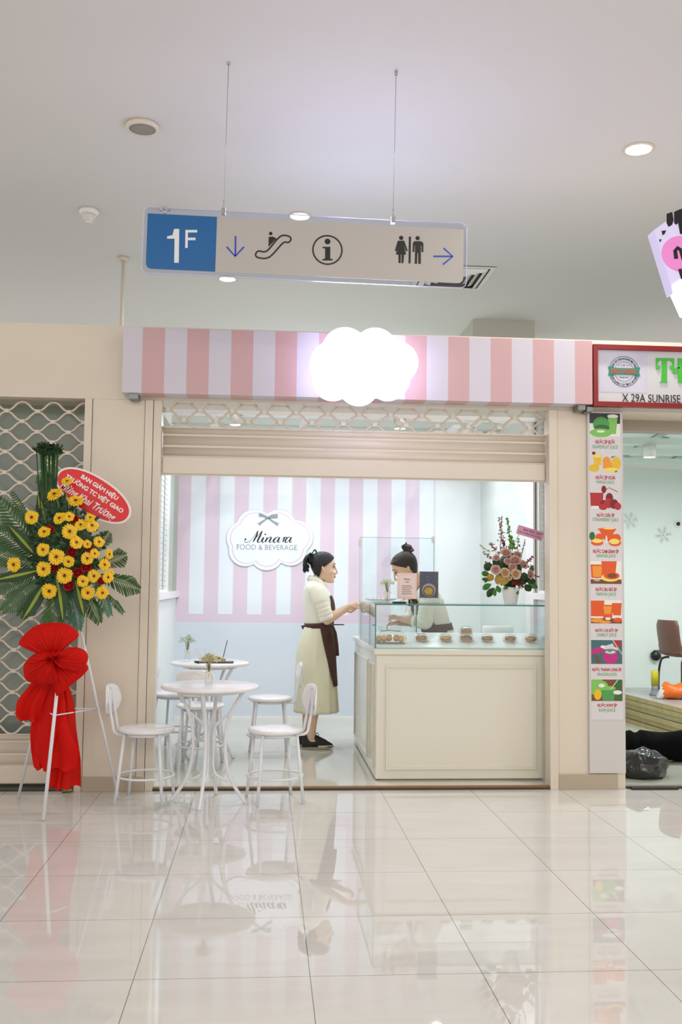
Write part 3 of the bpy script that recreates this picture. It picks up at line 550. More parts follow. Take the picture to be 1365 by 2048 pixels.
pane(.772,1.950,.342,.348,.906,zt); pane(.764,.770,.342,.728,.906,zt); pane(.764,.770,.734,1.42,.906,zt); pane(1.951,1.957,.342,.73,.906,zt)
pane(1.105,1.111,.735,.84,.906,zt); pane(.764,1.965,.332,.745,zt+.0005,zt+.0085,name='glass_top'); pane(.764,1.115,.7455,1.45,zt+.0005,zt+.0085,name='glass_top')
edge(.7575,1.968,.326,.333,zt-.001,zt+.0085); edge(.7575,.764,.333,1.45,zt+.001,zt+.008,m=GEL); edge(1.9505,1.957,.338,.3455,.906,zt-.001); edge(.761,.7685,.338,.3455,.906,zt-.001)
edge(.763,.770,.727,.7335,.906,zt-.001); edge(.763,.770,1.42,1.424,.906,zt,m=GEL); edge(1.104,1.112,.728,.734,.93,zt); edge(.764,1.965,.741,.7452,zt+.001,zt+.008,m=GEL)
edge(.766,1.955,.338,.341,.905,.911,m=GEL)
t=thing('display_tray','sloping white display board inside the glass case under the pastries','tray',(1.35,.5,.907)); 
TS=lambda y:.918+(y-.36)*.24
g=MB().add([(x,y,z) for x in (-.575,.585) for y,z in ((-.14,0),(-.14,.011),(.205,.0938),(.205,0))],[(0,1,2,3),(7,6,5,4),(0,4,5,1),(1,5,6,2),(2,6,7,3),(3,7,4,0)]); g.build('board',mat('tray_white','#eef2f2',.18),t,bevel=.002)
t2=tag(MB().box(.785,1.10,.76,1.40,.907,.93).build('display_tray',mat('tray_white_b','#eef2f2',.25),bevel=.003),'flat white tray inside the side wing of the glass case','tray')
t=thing('glass_screen','tall clear glass screen standing on the rear of the white counter','screen',(1.06,1.47,.905))
MB().box(-.30,.30,0,.006,0,.815).build('glass_panel',GL,t)
for b in ((-.302,-.299,.815),(.299,.304,.815)): MB().box(b[0],b[1],-.001,.007,0,.815).build('glass_edge',GEL,t)
MB().box(-.302,.304,-.001,.007,.815,.819).build('glass_edge',GEL,t)
g=MB().box(.285,.307,-.012,.018,.78,.83).box(-.31,-.29,-.012,.018,.74,.80); g.build('clip',STEEL,t)
# pastries
CRUST=mat('baked_crust','#a9742f',.5,var=.25,vs=40); CRUSTB=mat('baked_crust_pale','#cf9f5c',.5,var=.2,vs=40); FILL=mat('dark_filling','#5a3a28',.6); PLAS=glassmat('clear_wrap',(.985,.985,.985),1.2,.15,.05); LBL=mat('label_paper','#e2d6d0',.5)
def pastry(px,py,Y,lab,kind=0,dz=0,grp='wrapped pastries in the display case'):
    x=at(px,py,Y).x; t=thing('wrapped_pastry',lab,'pastry',(x,Y,TS(Y)+dz),R.uniform(-.2,.2),grp); t.rotation_euler.x=math.atan(.24)
    if kind<2:
        MB().ell((0,0,.012),(.040,.034,.010),20,8).build('bottom_crust',CRUSTB,t); MB().ell((0,0,.019),(.038,.032,.006),20,6).build('filling',FILL,t); MB().ell((0,0,.027),(.041,.034,.013),20,8).build('top_crust',CRUST if kind==0 else CRUSTB,t)
    else:
        MB().box(-.038,.038,-.03,.03,.004,.014).build('bottom_crust',CRUSTB,t,bevel=.004); MB().box(-.037,.037,-.029,.029,.015,.019).build('filling',mat('pink_filling','#c9938a',.5),t); MB().box(-.038,.038,-.03,.03,.02,.032).build('top_crust',CRUST,t,bevel=.004)
    MB().box(-.018,.018,-.012,.012,.041,.042).build('label',LBL,t)
    MB().lathe([(.052,.0),(.054,.004),(.050,.030),(.040,.045),(.0,.047)],n=20).build('wrap',PLAS,t)
for i,(px,py,k,l) in enumerate(((843,1284,0,'wrapped round pastry next to the bag of yellow buns'),(892,1284,1,'pale wrapped pastry, second from the bag of buns'),(933,1286,2,'lower wrapped square pastry of the stacked pair'),(975,1284,0,'wrapped round pastry just right of the stacked pair'),(1021,1284,0,'wrapped round pastry with dark filling, second from the right end of the case'),(1062,1283,1,'wrapped pastry at the right end of the case'))): pastry(px,py,.50,l,k)
pastry(933,1275,.515,'upper wrapped square pastry of the stacked pair',2,.05)
bx=at(782,1280,.45).x; t=thing('bun_bag','clear bag of round yellow buns at the left end of the glass case','bag of buns',(bx,.45,TS(.45)+.004))
BUN=mat('yellow_bun','#d9a945',.45,var=.2,vs=25); BUN2=mat('golden_bun','#c98a3a',.45,var=.2,vs=25)
for i,(X,m_) in enumerate(((-.085,BUN),(-.048,BUN2),(-.012,BUN2),(.038,BUN2),(.072,BUN))): MB().ell((X,R.uniform(-.01,.01),.024+(.006 if i in(2,3) else 0)),(.022,.02,.024),16,10).build('bun',m_,t)
MB().box(-.105,.095,-.03,.035,-.006,.0).build('card_base',mat('dark_card','#8a7f70',.5),t)
g=MB(); rings=[]
for k,(z,a,b,tw) in enumerate(((0,.103,.034,0),(.02,.107,.038,.1),(.045,.10,.034,.2),(.065,.085,.024,.4),(.08,.065,.012,.5),(.095,.08,.02,.9),(.115,.085,.03,1.1))):
    rings.append([(a*cos(u)*(1+.06*sin(7*u+k)),b*sin(u)*(1+.15*sin(5*u+2*k)),z+.006*sin(6*u+k)*(k>2)) for u in [2*pi*j/28 for j in range(28)]])
g.loft(rings,caps=False); g.build('clear_wrap',PLAS,t); MB().tube([(-.07,-.014,.078),(0,-.02,.083),(.065,-.014,.076)],.003,6).build('tie',mat('brown_tie','#8b7b5c',.5),t)
# things on the glass top
ZT=zt+.0087
def babys_breath(t,z0,h,rad,col,colb,n=60,stemcol='#8d9a6a',seed=1,lean=0):
    r=random.Random(seed); g=MB(); f=MB(); sm=mat('dry_stem',stemcol,.7)
    for i in range(n):
        a=r.uniform(0,2*pi); q=r.uniform(0,1)**.6; tip=Vector((rad*q*cos(a)+lean,rad*q*sin(a),z0+h*(1-.45*q*q)*r.uniform(.75,1.05)))
        mid=Vector((tip.x*.35,tip.y*.35,z0+h*.45)); 
        if i<28: g.tube([(0,0,z0-.05),mid,tip],.0009,4,caps=False)
        for j in range(4): f.ell(tip+Vector((r.uniform(-.012,.012),r.uniform(-.012,.012),r.uniform(-.012,.012))),(.0032,.0032,.0028),6,4,mi=r.choice((0,0,1)))
    g.build('stems',sm,t); o=f.build('blossom',[mat('tiny_white_blossom',col,.7),mat('tiny_cream_blossom',colb,.7)],t); o['kind']='stuff'
def glass_vase(t,h=.09,r=.022,ribbon='#efe9da'):
    MB().lathe([(r*.2,.001),(r,.001),(r*1.02,.004),(r,.04),(r*.72,h*.7),(r*.75,h),(r*.70,h),(r*.67,h*.7),(r*.92,.04),(r*.9,.008),(r*.2,.008)],n=20).build('glass_bottle',glassmat('bottle_glass',(.98,.985,.985),1.3,.03,.03),t)
    g=MB(); z=h*.8
    g.tube([(r*.82*cos(a),r*.82*sin(a),z) for a in [2*pi*i/16 for i in range(16)]],.004,6,closed=True)
    for s_ in (-1,1):
        g.tube([(0,-r*.8,z),(s_*.018,-r-.008,z+.014),(s_*.028,-r-.004,z+.002),(s_*.012,-r-.006,z-.004),(0,-r*.8,z)],.003,6,flat=.4)
        g.tube([(0,-r*.9,z),(s_*.010,-r-.004,z-.025),(s_*.02,-r-.006,z-.05)],.003,6,flat=.4)
    g.build('ribbon',mat('cream_ribbon',ribbon,.5),t)
p_=at(775,1204,.62); t=thing('flower_vase','tiny vase of white dried blossom on the glass case beside the pink menu card','vase',(p_.x,.62,ZT)); glass_vase(t,.09,.02); babys_breath(t,.10,.075,.052,'#eef0e2','#cfd6b8',60,'#9fae80',3)
MB().tube([(0,0,.01),(.004,.0,.09)],.004,6).build('stem_bunch',mat('green_stem','#7b9a5c',.6),t)
A_,B_=at(795,1146,.56),at(834,1198,.56)
t=thing('menu_card','small pink and white striped menu card on a gold wire easel','menu card',((A_.x+B_.x)/2,.56,ZT)); t.rotation_euler=(0,0,math.radians(4)); hw=(B_.x-A_.x)/2; zb=B_.z-ZT; zh=A_.z-ZT
PC=stripes_material('pink_card_stripes','#e5b9b2','#f3e6e2',-.07,.004); MB().box(-hw,hw,0,.003,zb,zh).build('card',PC,t)
g=MB().box(-hw+.012,hw-.012,-.001,0,zb+.018,zh-.018); g.build('paper_panel',mat('card_paper','#eed9d2',.5),t); g=MB()
text(g,'Minara',-.022,.022,zh-.05,zh-.036,-.0025,0,0); g.box(-.014,.014,-.0025,-.001,zh-.066,zh-.062)
for i in range(5): g.box(-.038,.038-.006*(i%3),-.0025,-.001,zb+.035+.014*i,zb+.0385+.014*i)
g.build('print',mat('brown_ink','#6e544e',.5),t); GOLD=mat('gold_wire','#d9c48e',.3,metal=.7)
g=MB()
for s_ in (-1,1): g.tube([(s_*.03,-.02,0),(s_*.022,-.006,zb-.002),(s_*.022,-.016,zb-.002),(s_*.022,-.016,zb+.012)],.002,6).tube([(s_*.022,-.004,zb),(s_*.06,.06,0)],.002,6)
g.tube([(-.026,-.006,zb-.002),(.026,-.006,zb-.002)],.002,6).tube([(.022,.006,zb),(.05,.02,zh-.02),(.062,.03,zh-.01)],.002,6); g.build('wire_easel',GOLD,t)
A_,B_=at(840,1143,.70),at(877,1196,.70)
t=thing('picture_frame','small framed photo of a pan of food on the glass case behind the menu card','picture',((A_.x+B_.x)/2,.70,ZT)); hw=(B_.x-A_.x)/2; zb=B_.z-ZT; zh=A_.z-ZT
MB().box(-hw-.004,hw+.004,.002,.006,zb-.003,zh+.004).build('clear_frame',glassmat('frame_acrylic',(.93,.95,.95),1.5,.03,.05),t); MB().box(-hw-.006,hw+.008,-.03,.03,0,.003).box(-hw-.006,hw+.008,.002,.006,0,zb).build('acrylic_foot',glassmat('foot_acrylic',(.85,.9,.9),1.5,.03,.12),t)
g=MB().box(-hw,hw,-.0005,.0015,zb,zh,0); cz_=zb+.05; g.prism(circ(.0,cz_+.008,.05,28,.048),-.001,0,3); g.prism(circ(-.002,cz_,.040,28,.036),-.0015,0,1); g.prism(circ(-.002,cz_,.033,28,.029),-.002,0,2)
rr=random.Random(4)
for i in range(26): a=rr.uniform(0,6.28); q=rr.uniform(0,.026); g.stroke([(q*cos(a),cz_+q*sin(a)),(q*cos(a)+rr.uniform(-.008,.008),cz_+q*sin(a)+rr.uniform(-.006,.006))],.003,-.0025-.00002*i,0,rr.choice((4,5)))
for i in range(9): x_=rr.uniform(-hw+.01,hw-.01); z_=rr.uniform(zb+.11,zh-.015); g.stroke([(x_,z_),(x_+rr.uniform(-.015,.015),z_+rr.uniform(-.012,.012))],.004,-.0022,0,rr.choice((5,6)))
g.build('photo_print',[mat('photo_slate','#4c4f63',.35),mat('photo_pan','#33343a',.35),mat('photo_sauce','#b6973a',.4),mat('photo_cloth','#a39a96',.5),mat('photo_pasta','#e0c765',.4),mat('photo_green','#6f8446',.4),mat('photo_blue','#7f86b8',.4)],t)
p_=at(799,1204,.50); g=MB().box(-.047,.047,-.03,.03,0,.012); tag(g.build('black_case',BLK,loc=(p_.x,.50,ZT),bevel=.003),'flat black case lying on the glass top under the pink menu card','case')
p_=atz(742,1203,1.214); t=thing('serving_plate','round plate with brown patterned rim on the left end of the glass case','plate',(.89,1.12,ZT))
MB().lathe([(.0,.004),(.06,.004),(.105,.012),(.125,.02),(.123,.024),(.10,.016),(.0,.008)],n=40).build('plate',mat('white_china','#e9ebe6',.2),t); g=MB()
for i in range(22): a=2*pi*i/22; g.ell((.116*cos(a),.116*sin(a),.0215),(.009,.005,.003),8,4,rot=Matrix.Rotation(a+1.3,3,'Z'))
g.build('rim_pattern',mat('brown_rim','#6d5a3c',.4),t)
p_=at(700,1205,.9)
# white bar stool behind the counter
WB=mat('white_painted_back','#edf0ef',.3)
t=thing('white_stool','white stool with a curved back seen through the right end of the glass case','stool',(1.98,1.75,.02)); g=MB()
g.loft([[(x,.14-.05*cos((x)*8),z) for x in [-.13+.26*i/10 for i in range(11)]] for z in (.86,.90,.95,.985)],closed=False,caps=False); o=g.build('backrest',WB,t); o.modifiers.new('s','SOLIDIFY').thickness=.014; b=o.modifiers.new('b','BEVEL'); b.width=.005
MB().lathe([(.0,.70),(.155,.70),(.165,.71),(.16,.725),(0,.728)],n=28).build('seat',WB,t)
for a,b in ((1,1),(1,-1),(-1,1),(-1,-1)): MB().tube([(a*.1,b*.1,.70),(a*.16,b*.15,0)],.011,8).build('leg',WMET,t)
MB().tube([(.13*cos(2*pi*i/24),.13*sin(2*pi*i/24),.25) for i in range(24)],.007,6,closed=True).build('foot_ring',WMET,t); MB().tube([(-.04,.13,.71),(-.04,.15,.80),(-.04,.1,.93)],.008,6).tube([(.04,.13,.71),(.04,.15,.80),(.04,.1,.93)],.008,6).build('back_frame',WMET,t)
# ---------------- bistro tables and chairs ----------------
TOP=mat('white_tabletop','#efedee',.18,coat=.3)
def make_table(name,lab,loc,rz):
    t=thing(name,lab,'table',loc,rz,'white bistro tables')
    MB().lathe([(0,.688),(.285,.688),(.300,.694),(.304,.703),(.300,.712),(.285,.7165),(0,.7165)],n=56).build('tabletop',TOP,t)
    for k in range(4):
        a=pi/2*k+pi/4; P=lambda r,z:(r*cos(a),r*sin(a),z)
        MB().tube(spline([P(.215,.686),P(.185,.64),P(.135,.55),P(.108,.45),P(.100,.35),P(.108,.25),P(.135,.15),P(.19,.06),P(.235,.0)],4),.0115,10).build('leg',WMET,t)
    for k in range(4):
        a=pi/2*k+pi/4; P=lambda r,z,d=0:(r*cos(a+d),r*sin(a+d),z)
        MB().tube(spline([P(.128,.545),P(.085,.51),P(.045,.475),P(.028,.43),P(.026,.33),P(.028,.22),P(.05,.165),P(.118,.13)],4),.0085,8).build('inner_bar',WMET,t)
    MB().tube([(.205*cos(2*pi*i/32),.205*sin(2*pi*i/32),.675) for i in range(32)],.007,6,closed=True).build('top_ring',WMET,t)
    return t
make_table('bistro_table','white round bistro table nearest the viewer between two facing chairs',(-.325,-.235,0),math.radians(35))
tb=make_table('bistro_table','white round bistro table at the back beside the striped wall, tray and vase on it',(-.41,1.31,.02),math.radians(12))
def make_chair(lab,loc,rz):
    t=thing('bistro_chair',lab,'chair',loc,rz,'white bistro chairs')
    MB().lathe([(0,.418),(.155,.418),(.170,.426),(.174,.436),(.170,.445),(.155,.450),(.06,.452),(0,.452)],n=44).build('seat',TOP,t)
    for a,b in ((1,1),(1,-1),(-1,1),(-1,-1)): MB().tube([(a*.108,b*.108,.416),(a*.145,b*.145,.0)],.0105,10).build('leg',WMET,t)
    MB().tube([(.128*cos(2*pi*i/28),.128*sin(2*pi*i/28),.408) for i in range(28)],.009,6,closed=True).build('seat_ring',WMET,t)
    MB().tube([(.172*cos(2*pi*i/32),.172*sin(2*pi*i/32),.155) for i in range(32)],.0075,6,closed=True).build('foot_ring',WMET,t)
    P=[(-.08,-.045,.407),(-.16,-.045,.405),(-.192,-.045,.42),(-.203,-.045,.46),(-.222,-.046,.56),(-.236,-.046,.64),(-.243,-.036,.675),(-.246,0,.69),(-.243,.036,.675),(-.236,.046,.64),(-.222,.046,.56),(-.203,.045,.46),(-.192,.045,.42),(-.16,.045,.405),(-.08,.045,.407)]
    MB().tube(spline(P,4),.009,8).build('back_frame',WMET,t)
    g=MB(); rings=[]
    for i in range(17):      # rounded curved panel
        u=-1+2*i/16; hz=.098*(1-abs(u)**3.2)**(1/2.2)+.004; y=u*.152; x=-.228+.034*u*u-.034*.5; cz=.61
        ring=[]
        for j in range(12):
            a=2*pi*j/12; ring.append((x+.007*cos(a)-.10*(hz*sin(a))*.35,y,cz+hz*sin(a)*(1.0 if sin(a)>0 else .92)))
        rings.append(ring)
    g.loft(rings); g.build('backrest',TOP,t)
    return t
c0=make_chair('white bistro chair at the left of the near table, in front of the pier',(-.715,-.178,0),math.radians(-9))
for lab,loc,rz in (('white bistro chair at the right of the near table',(.083,-.195,0),180+14),('white bistro chair behind the near table with its back to the viewer',(-.45,.86,.02),90-6),('white bistro chair at the right of the back table, in front of the standing woman',(.055,1.33,.02),180+3),('white bistro chair at the left of the back table against the left wall',(-.70,1.62,.02),-20)):
    c=copy_tree(c0); c.location=loc; c.rotation_euler=(0,0,math.radians(rz)); c['label']=lab
p_=at(418,1363,-.27); t=thing('flower_vase','small glass vase with cream ribbon and dried flowers on the near table','vase',(p_.x,-.27,.7172)); glass_vase(t,.095,.024); babys_breath(t,.10,.085,.055,'#d9cfa2','#a9a35f',70,'#8a8a55',5,.0)
g=MB()
for i in range(10): a=R.uniform(0,6.28); g.tube([(0,0,.09),(.05*cos(a),.05*sin(a),.16),(.11*cos(a),.08*sin(a),.20+R.uniform(-.02,.03))],.0007,4)
g.build('thin_twigs',mat('pale_twig','#cfcab4',.6),t)
p_=at(375,1318,1.33); t=thing('flower_vase','small glass vase of green-white blossom on the back table','vase',(p_.x,1.33,.7372)); glass_vase(t,.10,.024); babys_breath(t,.11,.085,.062,'#cdd8c2','#9fb08a',75,'#8fa07c',6)
p_=at(432,1319,1.2); t=thing('serving_tray','black serving tray with yellow pasta bites on the back table','tray',(p_.x,1.2,.7372))
MB().box(-.14,.135,-.07,.07,0,.008).build('tray',BLK,t,bevel=.003); g=MB(); rr=random.Random(9)
for i in range(46): a=rr.uniform(0,6.28); q=rr.uniform(0,1); g.ell((.01+.07*q*cos(a),.045*q*sin(a),.014+.026*(1-q)+rr.uniform(0,.006)),(.013,.006,.005),8,4,rot=Euler((rr.uniform(-1,1),rr.uniform(-1,1),rr.uniform(0,3))).to_matrix(),mi=rr.choice((0,0,1)))
g.build('pasta',[mat('pasta_yellow','#d8b83e',.45),mat('pasta_brown','#9b7a2a',.5)],t)
MB().tube([(.055,.0,.04),(.085,.0,.17)],.0035,6).build('metal_stick',mat('grey_metal_stick','#77787e',.3,metal=.5),t)
p_=at(398,1320,1.12); g=MB()
for i in range(7): g.ell((.012*(i%3)-.02,R.uniform(-.012,.012),.008+.004*(i%2)),(.017,.008,.007),8,4,rot=Matrix.Rotation(i,3,'Z'))
tag(g.build('crumpled_wrapper',mat('dark_foil','#4a4f4e',.25,metal=.5),loc=(p_.x,1.12,.738)),'small dark crumpled foil on the back table left of the tray','wrapper')
# ---------------- flower stand at the left gate ----------------
t=thing('flower_easel','thin white metal three-legged easel holding the big flower arrangement','stand',(-1.2,-.3,0)); off=(1.2,.3,0)
apex=Vector((-1.2,-.27,1.36))
feet=[Vector((-1.217,-.696,.005)),Vector((-1.493,-.132,.005)),Vector((-.876,-.161,.005))]
for i,f_ in enumerate(feet): MB().tube([f_,apex+(f_-apex)*.04],.0105 if i==0 else .009,10).build('leg',WMET,t,off)
def legpt(i,z): f_=feet[i]; k=z/apex.z; return f_.lerp(apex,k)
for i,j in ((0,2),(0,1),(1,2)): MB().tube([legpt(i,.56),legpt(j,.56)],.004,6).build('brace',WMET,t,off)
GR1=mat('palm_green','#2f5a22',.45,var=.3,vs=12); GR2=mat('blue_green_palm','#4d7f68',.45,var=.25,vs=12); GR3=mat('dark_leaf_green','#1f3f1a',.5,var=.35,vs=10); YG=mat('yellow_leaf_stripe','#8b9a2c',.5); GRL=mat('mid_leaf_green','#3f7a2c',.5,var=.3,vs=12)
fc=at(125,1130,-.40); t=thing('flower_arrangement','large fan shaped arrangement of yellow gerberas, red roses and palm leaves on the easel','flowers',(fc.x,-.40,fc.z)); FO=Vector((fc.x,-.40,fc.z))
def L(px,py,Y): return at(px,py,Y)-FO
def palm(b,tip,wid,m_,n=17,cut=.5,name='palm_leaf'):
    b=Vector(b); tip=Vector(tip); ax=(tip-b); ln=ax.length; a=ax.normalized(); side=a.cross(Vector((0,1,0))).normalized(); up=side.cross(a)
    g=MB(); rach=[b+ax*(i/12)+up*(.05*ln*sin(pi*i/12)) for i in range(13)]; g.tube(rach,[.005*(1-i/14) for i in range(13)],5,mi=1)
    for s_ in (-1,1):
        for i in range(n):
            u=.12+.86*i/n; p0=b+ax*u+up*(.05*ln*sin(pi*u))
            # outline: widening to `cut`, then an arrow point
            wl=wid*(.35+.65*min(1,u/cut)) if u<cut else wid*(1-(u-cut)/(1-cut))*.9+.012
            d=(a*.72+side*s_*.70).normalized(); e=p0+d*wl*1.25+up*R.uniform(-.012,.006)-Vector((0,0,.01)); 
            w0=(a*.5-side*s_*.5).normalized()*(.0052*ln/.3)
            mid=p0.lerp(e,.5)+up*.006
            g.add([p0-w0*.3,p0+w0*.3,mid+w0,mid-w0,e+w0*.7,e-w0*.7],[(0,1,2,3),(3,2,4,5)],0,True)
    return g.build(name,[m_,GRL],t)
def blade(b,tip,wid,stripe=True,name='broad_leaf',bend=.06,par=None,mm=None):
    b=Vector(b); tip=Vector(tip); ax=tip-b; a=ax.normalized(); side=a.cross(Vector((0,1,0))).normalized(); up=side.cross(a); ln=ax.length; g=MB(); rows=[]
    for i in range(11):
        u=i/10; wv=wid*sin(pi*min(1,(u*.93+.05)))**.8; c=b+ax*u+up*(bend*ln*sin(pi*u)); rows.append([c-side*wv+up*.008,c-side*wv*.22,c,c+side*wv*.22,c+side*wv+up*.008])
    vs=[p for r in rows for p in r]; 
    for i in range(10):
        for j in range(4): g.add([vs[i*5+j],vs[i*5+j+1],vs[i*5+j+6],vs[i*5+j+5]],[(0,1,2,3)],1 if (stripe and j in (1,2)) else 0,True)
    return g.build(name,mm or [GR3,YG],par or t)
for (bx,by,tx,ty,Y0,Y1,wd,m_) in ((90,1120,-12,985,-.33,-.42,.10,GR1),(85,1120,-22,1048,-.34,-.45,.11,GR1),(80,1130,-25,1100,-.36,-.50,.10,GR1),(80,1145,-22,1172,-.38,-.5,.10,GR1),(90,1150,2,1222,-.38,-.45,.09,GR1),(95,1160,38,1232,-.36,-.42,.09,GR1),
    (108,1165,108,1258,-.40,-.52,.12,GR1),(135,1170,158,1262,-.38,-.45,.075,GR2),(165,1165,200,1246,-.38,-.44,.07,GR1),(185,1150,222,1232,-.36,-.42,.05,GR2),(190,1145,282,1178,-.36,-.45,.095,GR1),(190,1130,254,1108,-.34,-.40,.09,GR1),(180,1110,219,1062,-.33,-.36,.07,GR1),
    (70,1070,22,980,-.32,-.34,.035,GR1),(85,1000,80,945,-.30,-.30,.04,GR1),(200,1170,248,1225,-.36,-.42,.02,GR1)):
    palm(L(bx,by,Y0),L(tx,ty,Y1),wd*.78,m_)
for (bx,by,tx,ty,Y0,Y1,wd) in ((90,1165,46,1238,-.42,-.5,.035),(112,1150,126,1240,-.46,-.54,.032),(150,1160,168,1232,-.46,-.52,.03),(80,1140,-10,1160,-.44,-.54,.03),(70,1110,18,1052,-.42,-.48,.03),(98,1100,82,1000,-.34,-.34,.03),(105,1090,112,960,-.32,-.32,.035),(84,1090,76,985,-.34,-.33,.024),(120,1080,125,990,-.33,-.32,.03)):
    blade(L(bx,by,Y0),L(tx,ty,Y1),wd*1.25)
for (bx,by,tx,ty,wd) in ((96,1100,80,960,.03),(104,1090,98,940,.03),(112,1080,112,950,.026),(88,1090,72,1010,.03),(100,1060,90,930,.022),(120,1085,130,985,.03),(76,1110,60,1040,.03)): blade(L(bx,by,-.35),L(tx,ty,-.34),wd,False,mm=[GR3,GR1])
g=MB(); tuft=MB(); rr=random.Random(11)
for i in range(24):
    x=80+rr.uniform(0,38); ty_=rr.uniform(884,902)
    if i==0: x,ty_=73,894
    b=L(90+(x-98)*.6+8,1085,-.31); p=L(x,ty_+6,-.31+rr.uniform(-.03,.03)); g.tube([b,b.lerp(p,.5)+Vector((0,0,.0)),p],.0035,5)
    for k in range(26):
        a=rr.uniform(0,6.28); q=rr.uniform(.012,.036); e=p+Vector((q*cos(a),q*sin(a),rr.uniform(-.005,.028))); tuft.add([p+Vector((-.005,0,-.012)),p+Vector((.005,0,-.012)),e+Vector((.005,0,0)),e+Vector((-.005,0,.004))],[(0,1,2,3)])
g.build('tall_stems',GR1,t); tuft.build('stem_tufts',GR3,t)
g=MB(); 
for i in range(360):      # dark filler foliage between the flowers
    a=rr.uniform(0,6.28); q=math.sqrt(rr.uniform(0,1)); c=L(130+78*q*cos(a),1095+88*q*sin(a),-.40-.10*(1-q*q)+rr.uniform(-.01,.05)); d=Vector((rr.uniform(-1,1),rr.uniform(-.6,.1),rr.uniform(-1,1))).normalized()*rr.uniform(.03,.06); s_=d.cross(Vector((0,1,0))).normalized()*.011
    g.add([c,c+d*.5+s_,c+d,c+d*.5-s_],[(0,1,2,3)],rr.choice((0,0,1)))
o=g.build('foliage',[GR3,GR1],t); o['kind']='stuff'
fm=L(130,1120,-.33); MB().ell(fm,(.20,.09,.24),16,10).build('green_foam_base',GR3,t)
# gerbera meshes shared by all copies
YEL=mat('gerbera_yellow','#f2c413',.5,var=.12,vs=60); YEO=mat('gerbera_golden','#e9a410',.5); DKC=mat('flower_centre_brown','#3a1a0c',.7); STG=mat('flower_stem_green','#6d9440',.5)
g=MB()
for lay,(n,r0,r1,zz,mi) in enumerate(((19,.006,.0465,.000,0),(17,.006,.038,.004,0),(14,.004,.015,.007,1))):
    for i in range(n):
        a=2*pi*i/n+lay*.17+rr.uniform(-.05,.05); r1_=r1*rr.uniform(.9,1.04); w_=r1_*.145; da=Vector((cos(a),sin(a),0)); sd=Vector((-sin(a),cos(a),0))
        z1=zz+rr.uniform(.002,.012); g.add([da*r0+sd*w_*.4+Vector((0,0,zz)),da*r0-sd*w_*.4+Vector((0,0,zz)),da*r1_*.6-sd*w_+Vector((0,0,z1)),da*r1_*.6+sd*w_+Vector((0,0,z1)),da*r1_*.92-sd*w_*.75+Vector((0,0,z1-.002)),da*r1_*.92+sd*w_*.75+Vector((0,0,z1-.002)),da*r1_+Vector((0,0,z1-.004))],[(0,1,2,3),(3,2,4,5),(5,4,6)],mi,True)
ger=g.mesh('gerbera',[YEL,YEO]); cen=MB().ell((0,0,.009),(.0095,.0095,.004),14,6).mesh('flower_centre',[DKC])
def put(me,loc,dirv,sc,name,par):
    o=bpy.data.objects.new(name,me); C.objects.link(o); o.parent=par; o.location=loc; q=Vector((0,0,1)).rotation_difference(Vector(dirv)); o.rotation_mode='QUATERNION'; o.rotation_quaternion=q; o.scale=(sc,)*3; return o
GER=[(290,795,68,0,0),(610,470,56,.1,.9),(500,590,80,-.35,.75),(690,650,78,.1,.92),(545,805,66,-.3,.45),(630,790,50,.2,.3),(735,865,60,.1,.35),(835,870,66,.4,.3),(820,800,50,.2,.7),(635,925,75,.1,.15),(695,1025,66,.4,.3),(900,1020,55,.5,.3),(405,930,64,-.1,.55),(395,1090,65,-.1,.1),(515,1155,78,0,.05),(130,1225,74,-.25,.0),(400,1265,74,-.1,0),(625,1195,58,0,-.3),(590,1325,78,.0,.0),(795,1170,62,.1,.15),(860,1125,48,.5,.1),(795,1040,44,.3,.3),(990,1130,52,1.3,.0),(950,1225,58,.6,.0),(855,1330,64,.2,.1),(755,1375,58,.1,-.1),(980,1340,58,.7,0),(450,1465,74,0,-.1),(800,1480,68,.1,-.1),(930,1480,64,.5,-.1),(1005,1300,40,1,.2)]
g=MB()
for i,(x,y,r_,dx,dz) in enumerate(GER):
    px,py=x/4.55,860+y/4.55; q=math.hypot((px-130)/85,(py-1110)/95); Y=-.475-.07*max(0,1-q*q)-(i%3)*.012
    if py<1010: Y=-.43
    o=put(ger,L(px,py,Y),(dx,-1,dz),r_/4.55/(1990/6.05)/.0465*.98,'gerbera',t); put(cen,(0,0,0),(0,0,1),1,'flower_centre',o)
    g.tube([L(px,py,Y)+Vector((-.002*dx,.012,-.003)),L(px*.6+130*.4,py+22,-.40),L(px*.3+130*.7,py*.5+1120*.5+20,-.34)],.0032,5)
g.build('flower_stems',STG,t)
def rose_mesh(name,mats,seed,petals=22):
    r=random.Random(seed); g=MB()
    for i in range(petals):
        k=i/petals; a=i*2.399; rad=.004+.030*k; h=.030-.016*k; w_=.55+.25*k; pts=[]
        for v in range(4):
            for u in range(5):
                uu=(u/4-.5)*2; vv=v/3; ang=a+uu*w_; rr_=rad*(.55+.45*vv)+(.008*k*vv**3); z=-.012+ (h+.012)*vv - .004*uu*uu*vv - (.006*k if v==3 else 0)
                pts.append((rr_*cos(ang),rr_*sin(ang),z))
        g.add(pts,[(v*5+u,v*5+u+1,v*5+u+6,v*5+u+5) for v in range(3) for u in range(4)],0 if k<.45 else min(1,len(mats)-1),True)
    g.ell((0,0,-.004),(.02,.02,.014),10,6,0); return g.mesh(name,mats)
rred=rose_mesh('rose',[mat('rose_red','#a30e16',.5,var=.15,vs=60)],2)
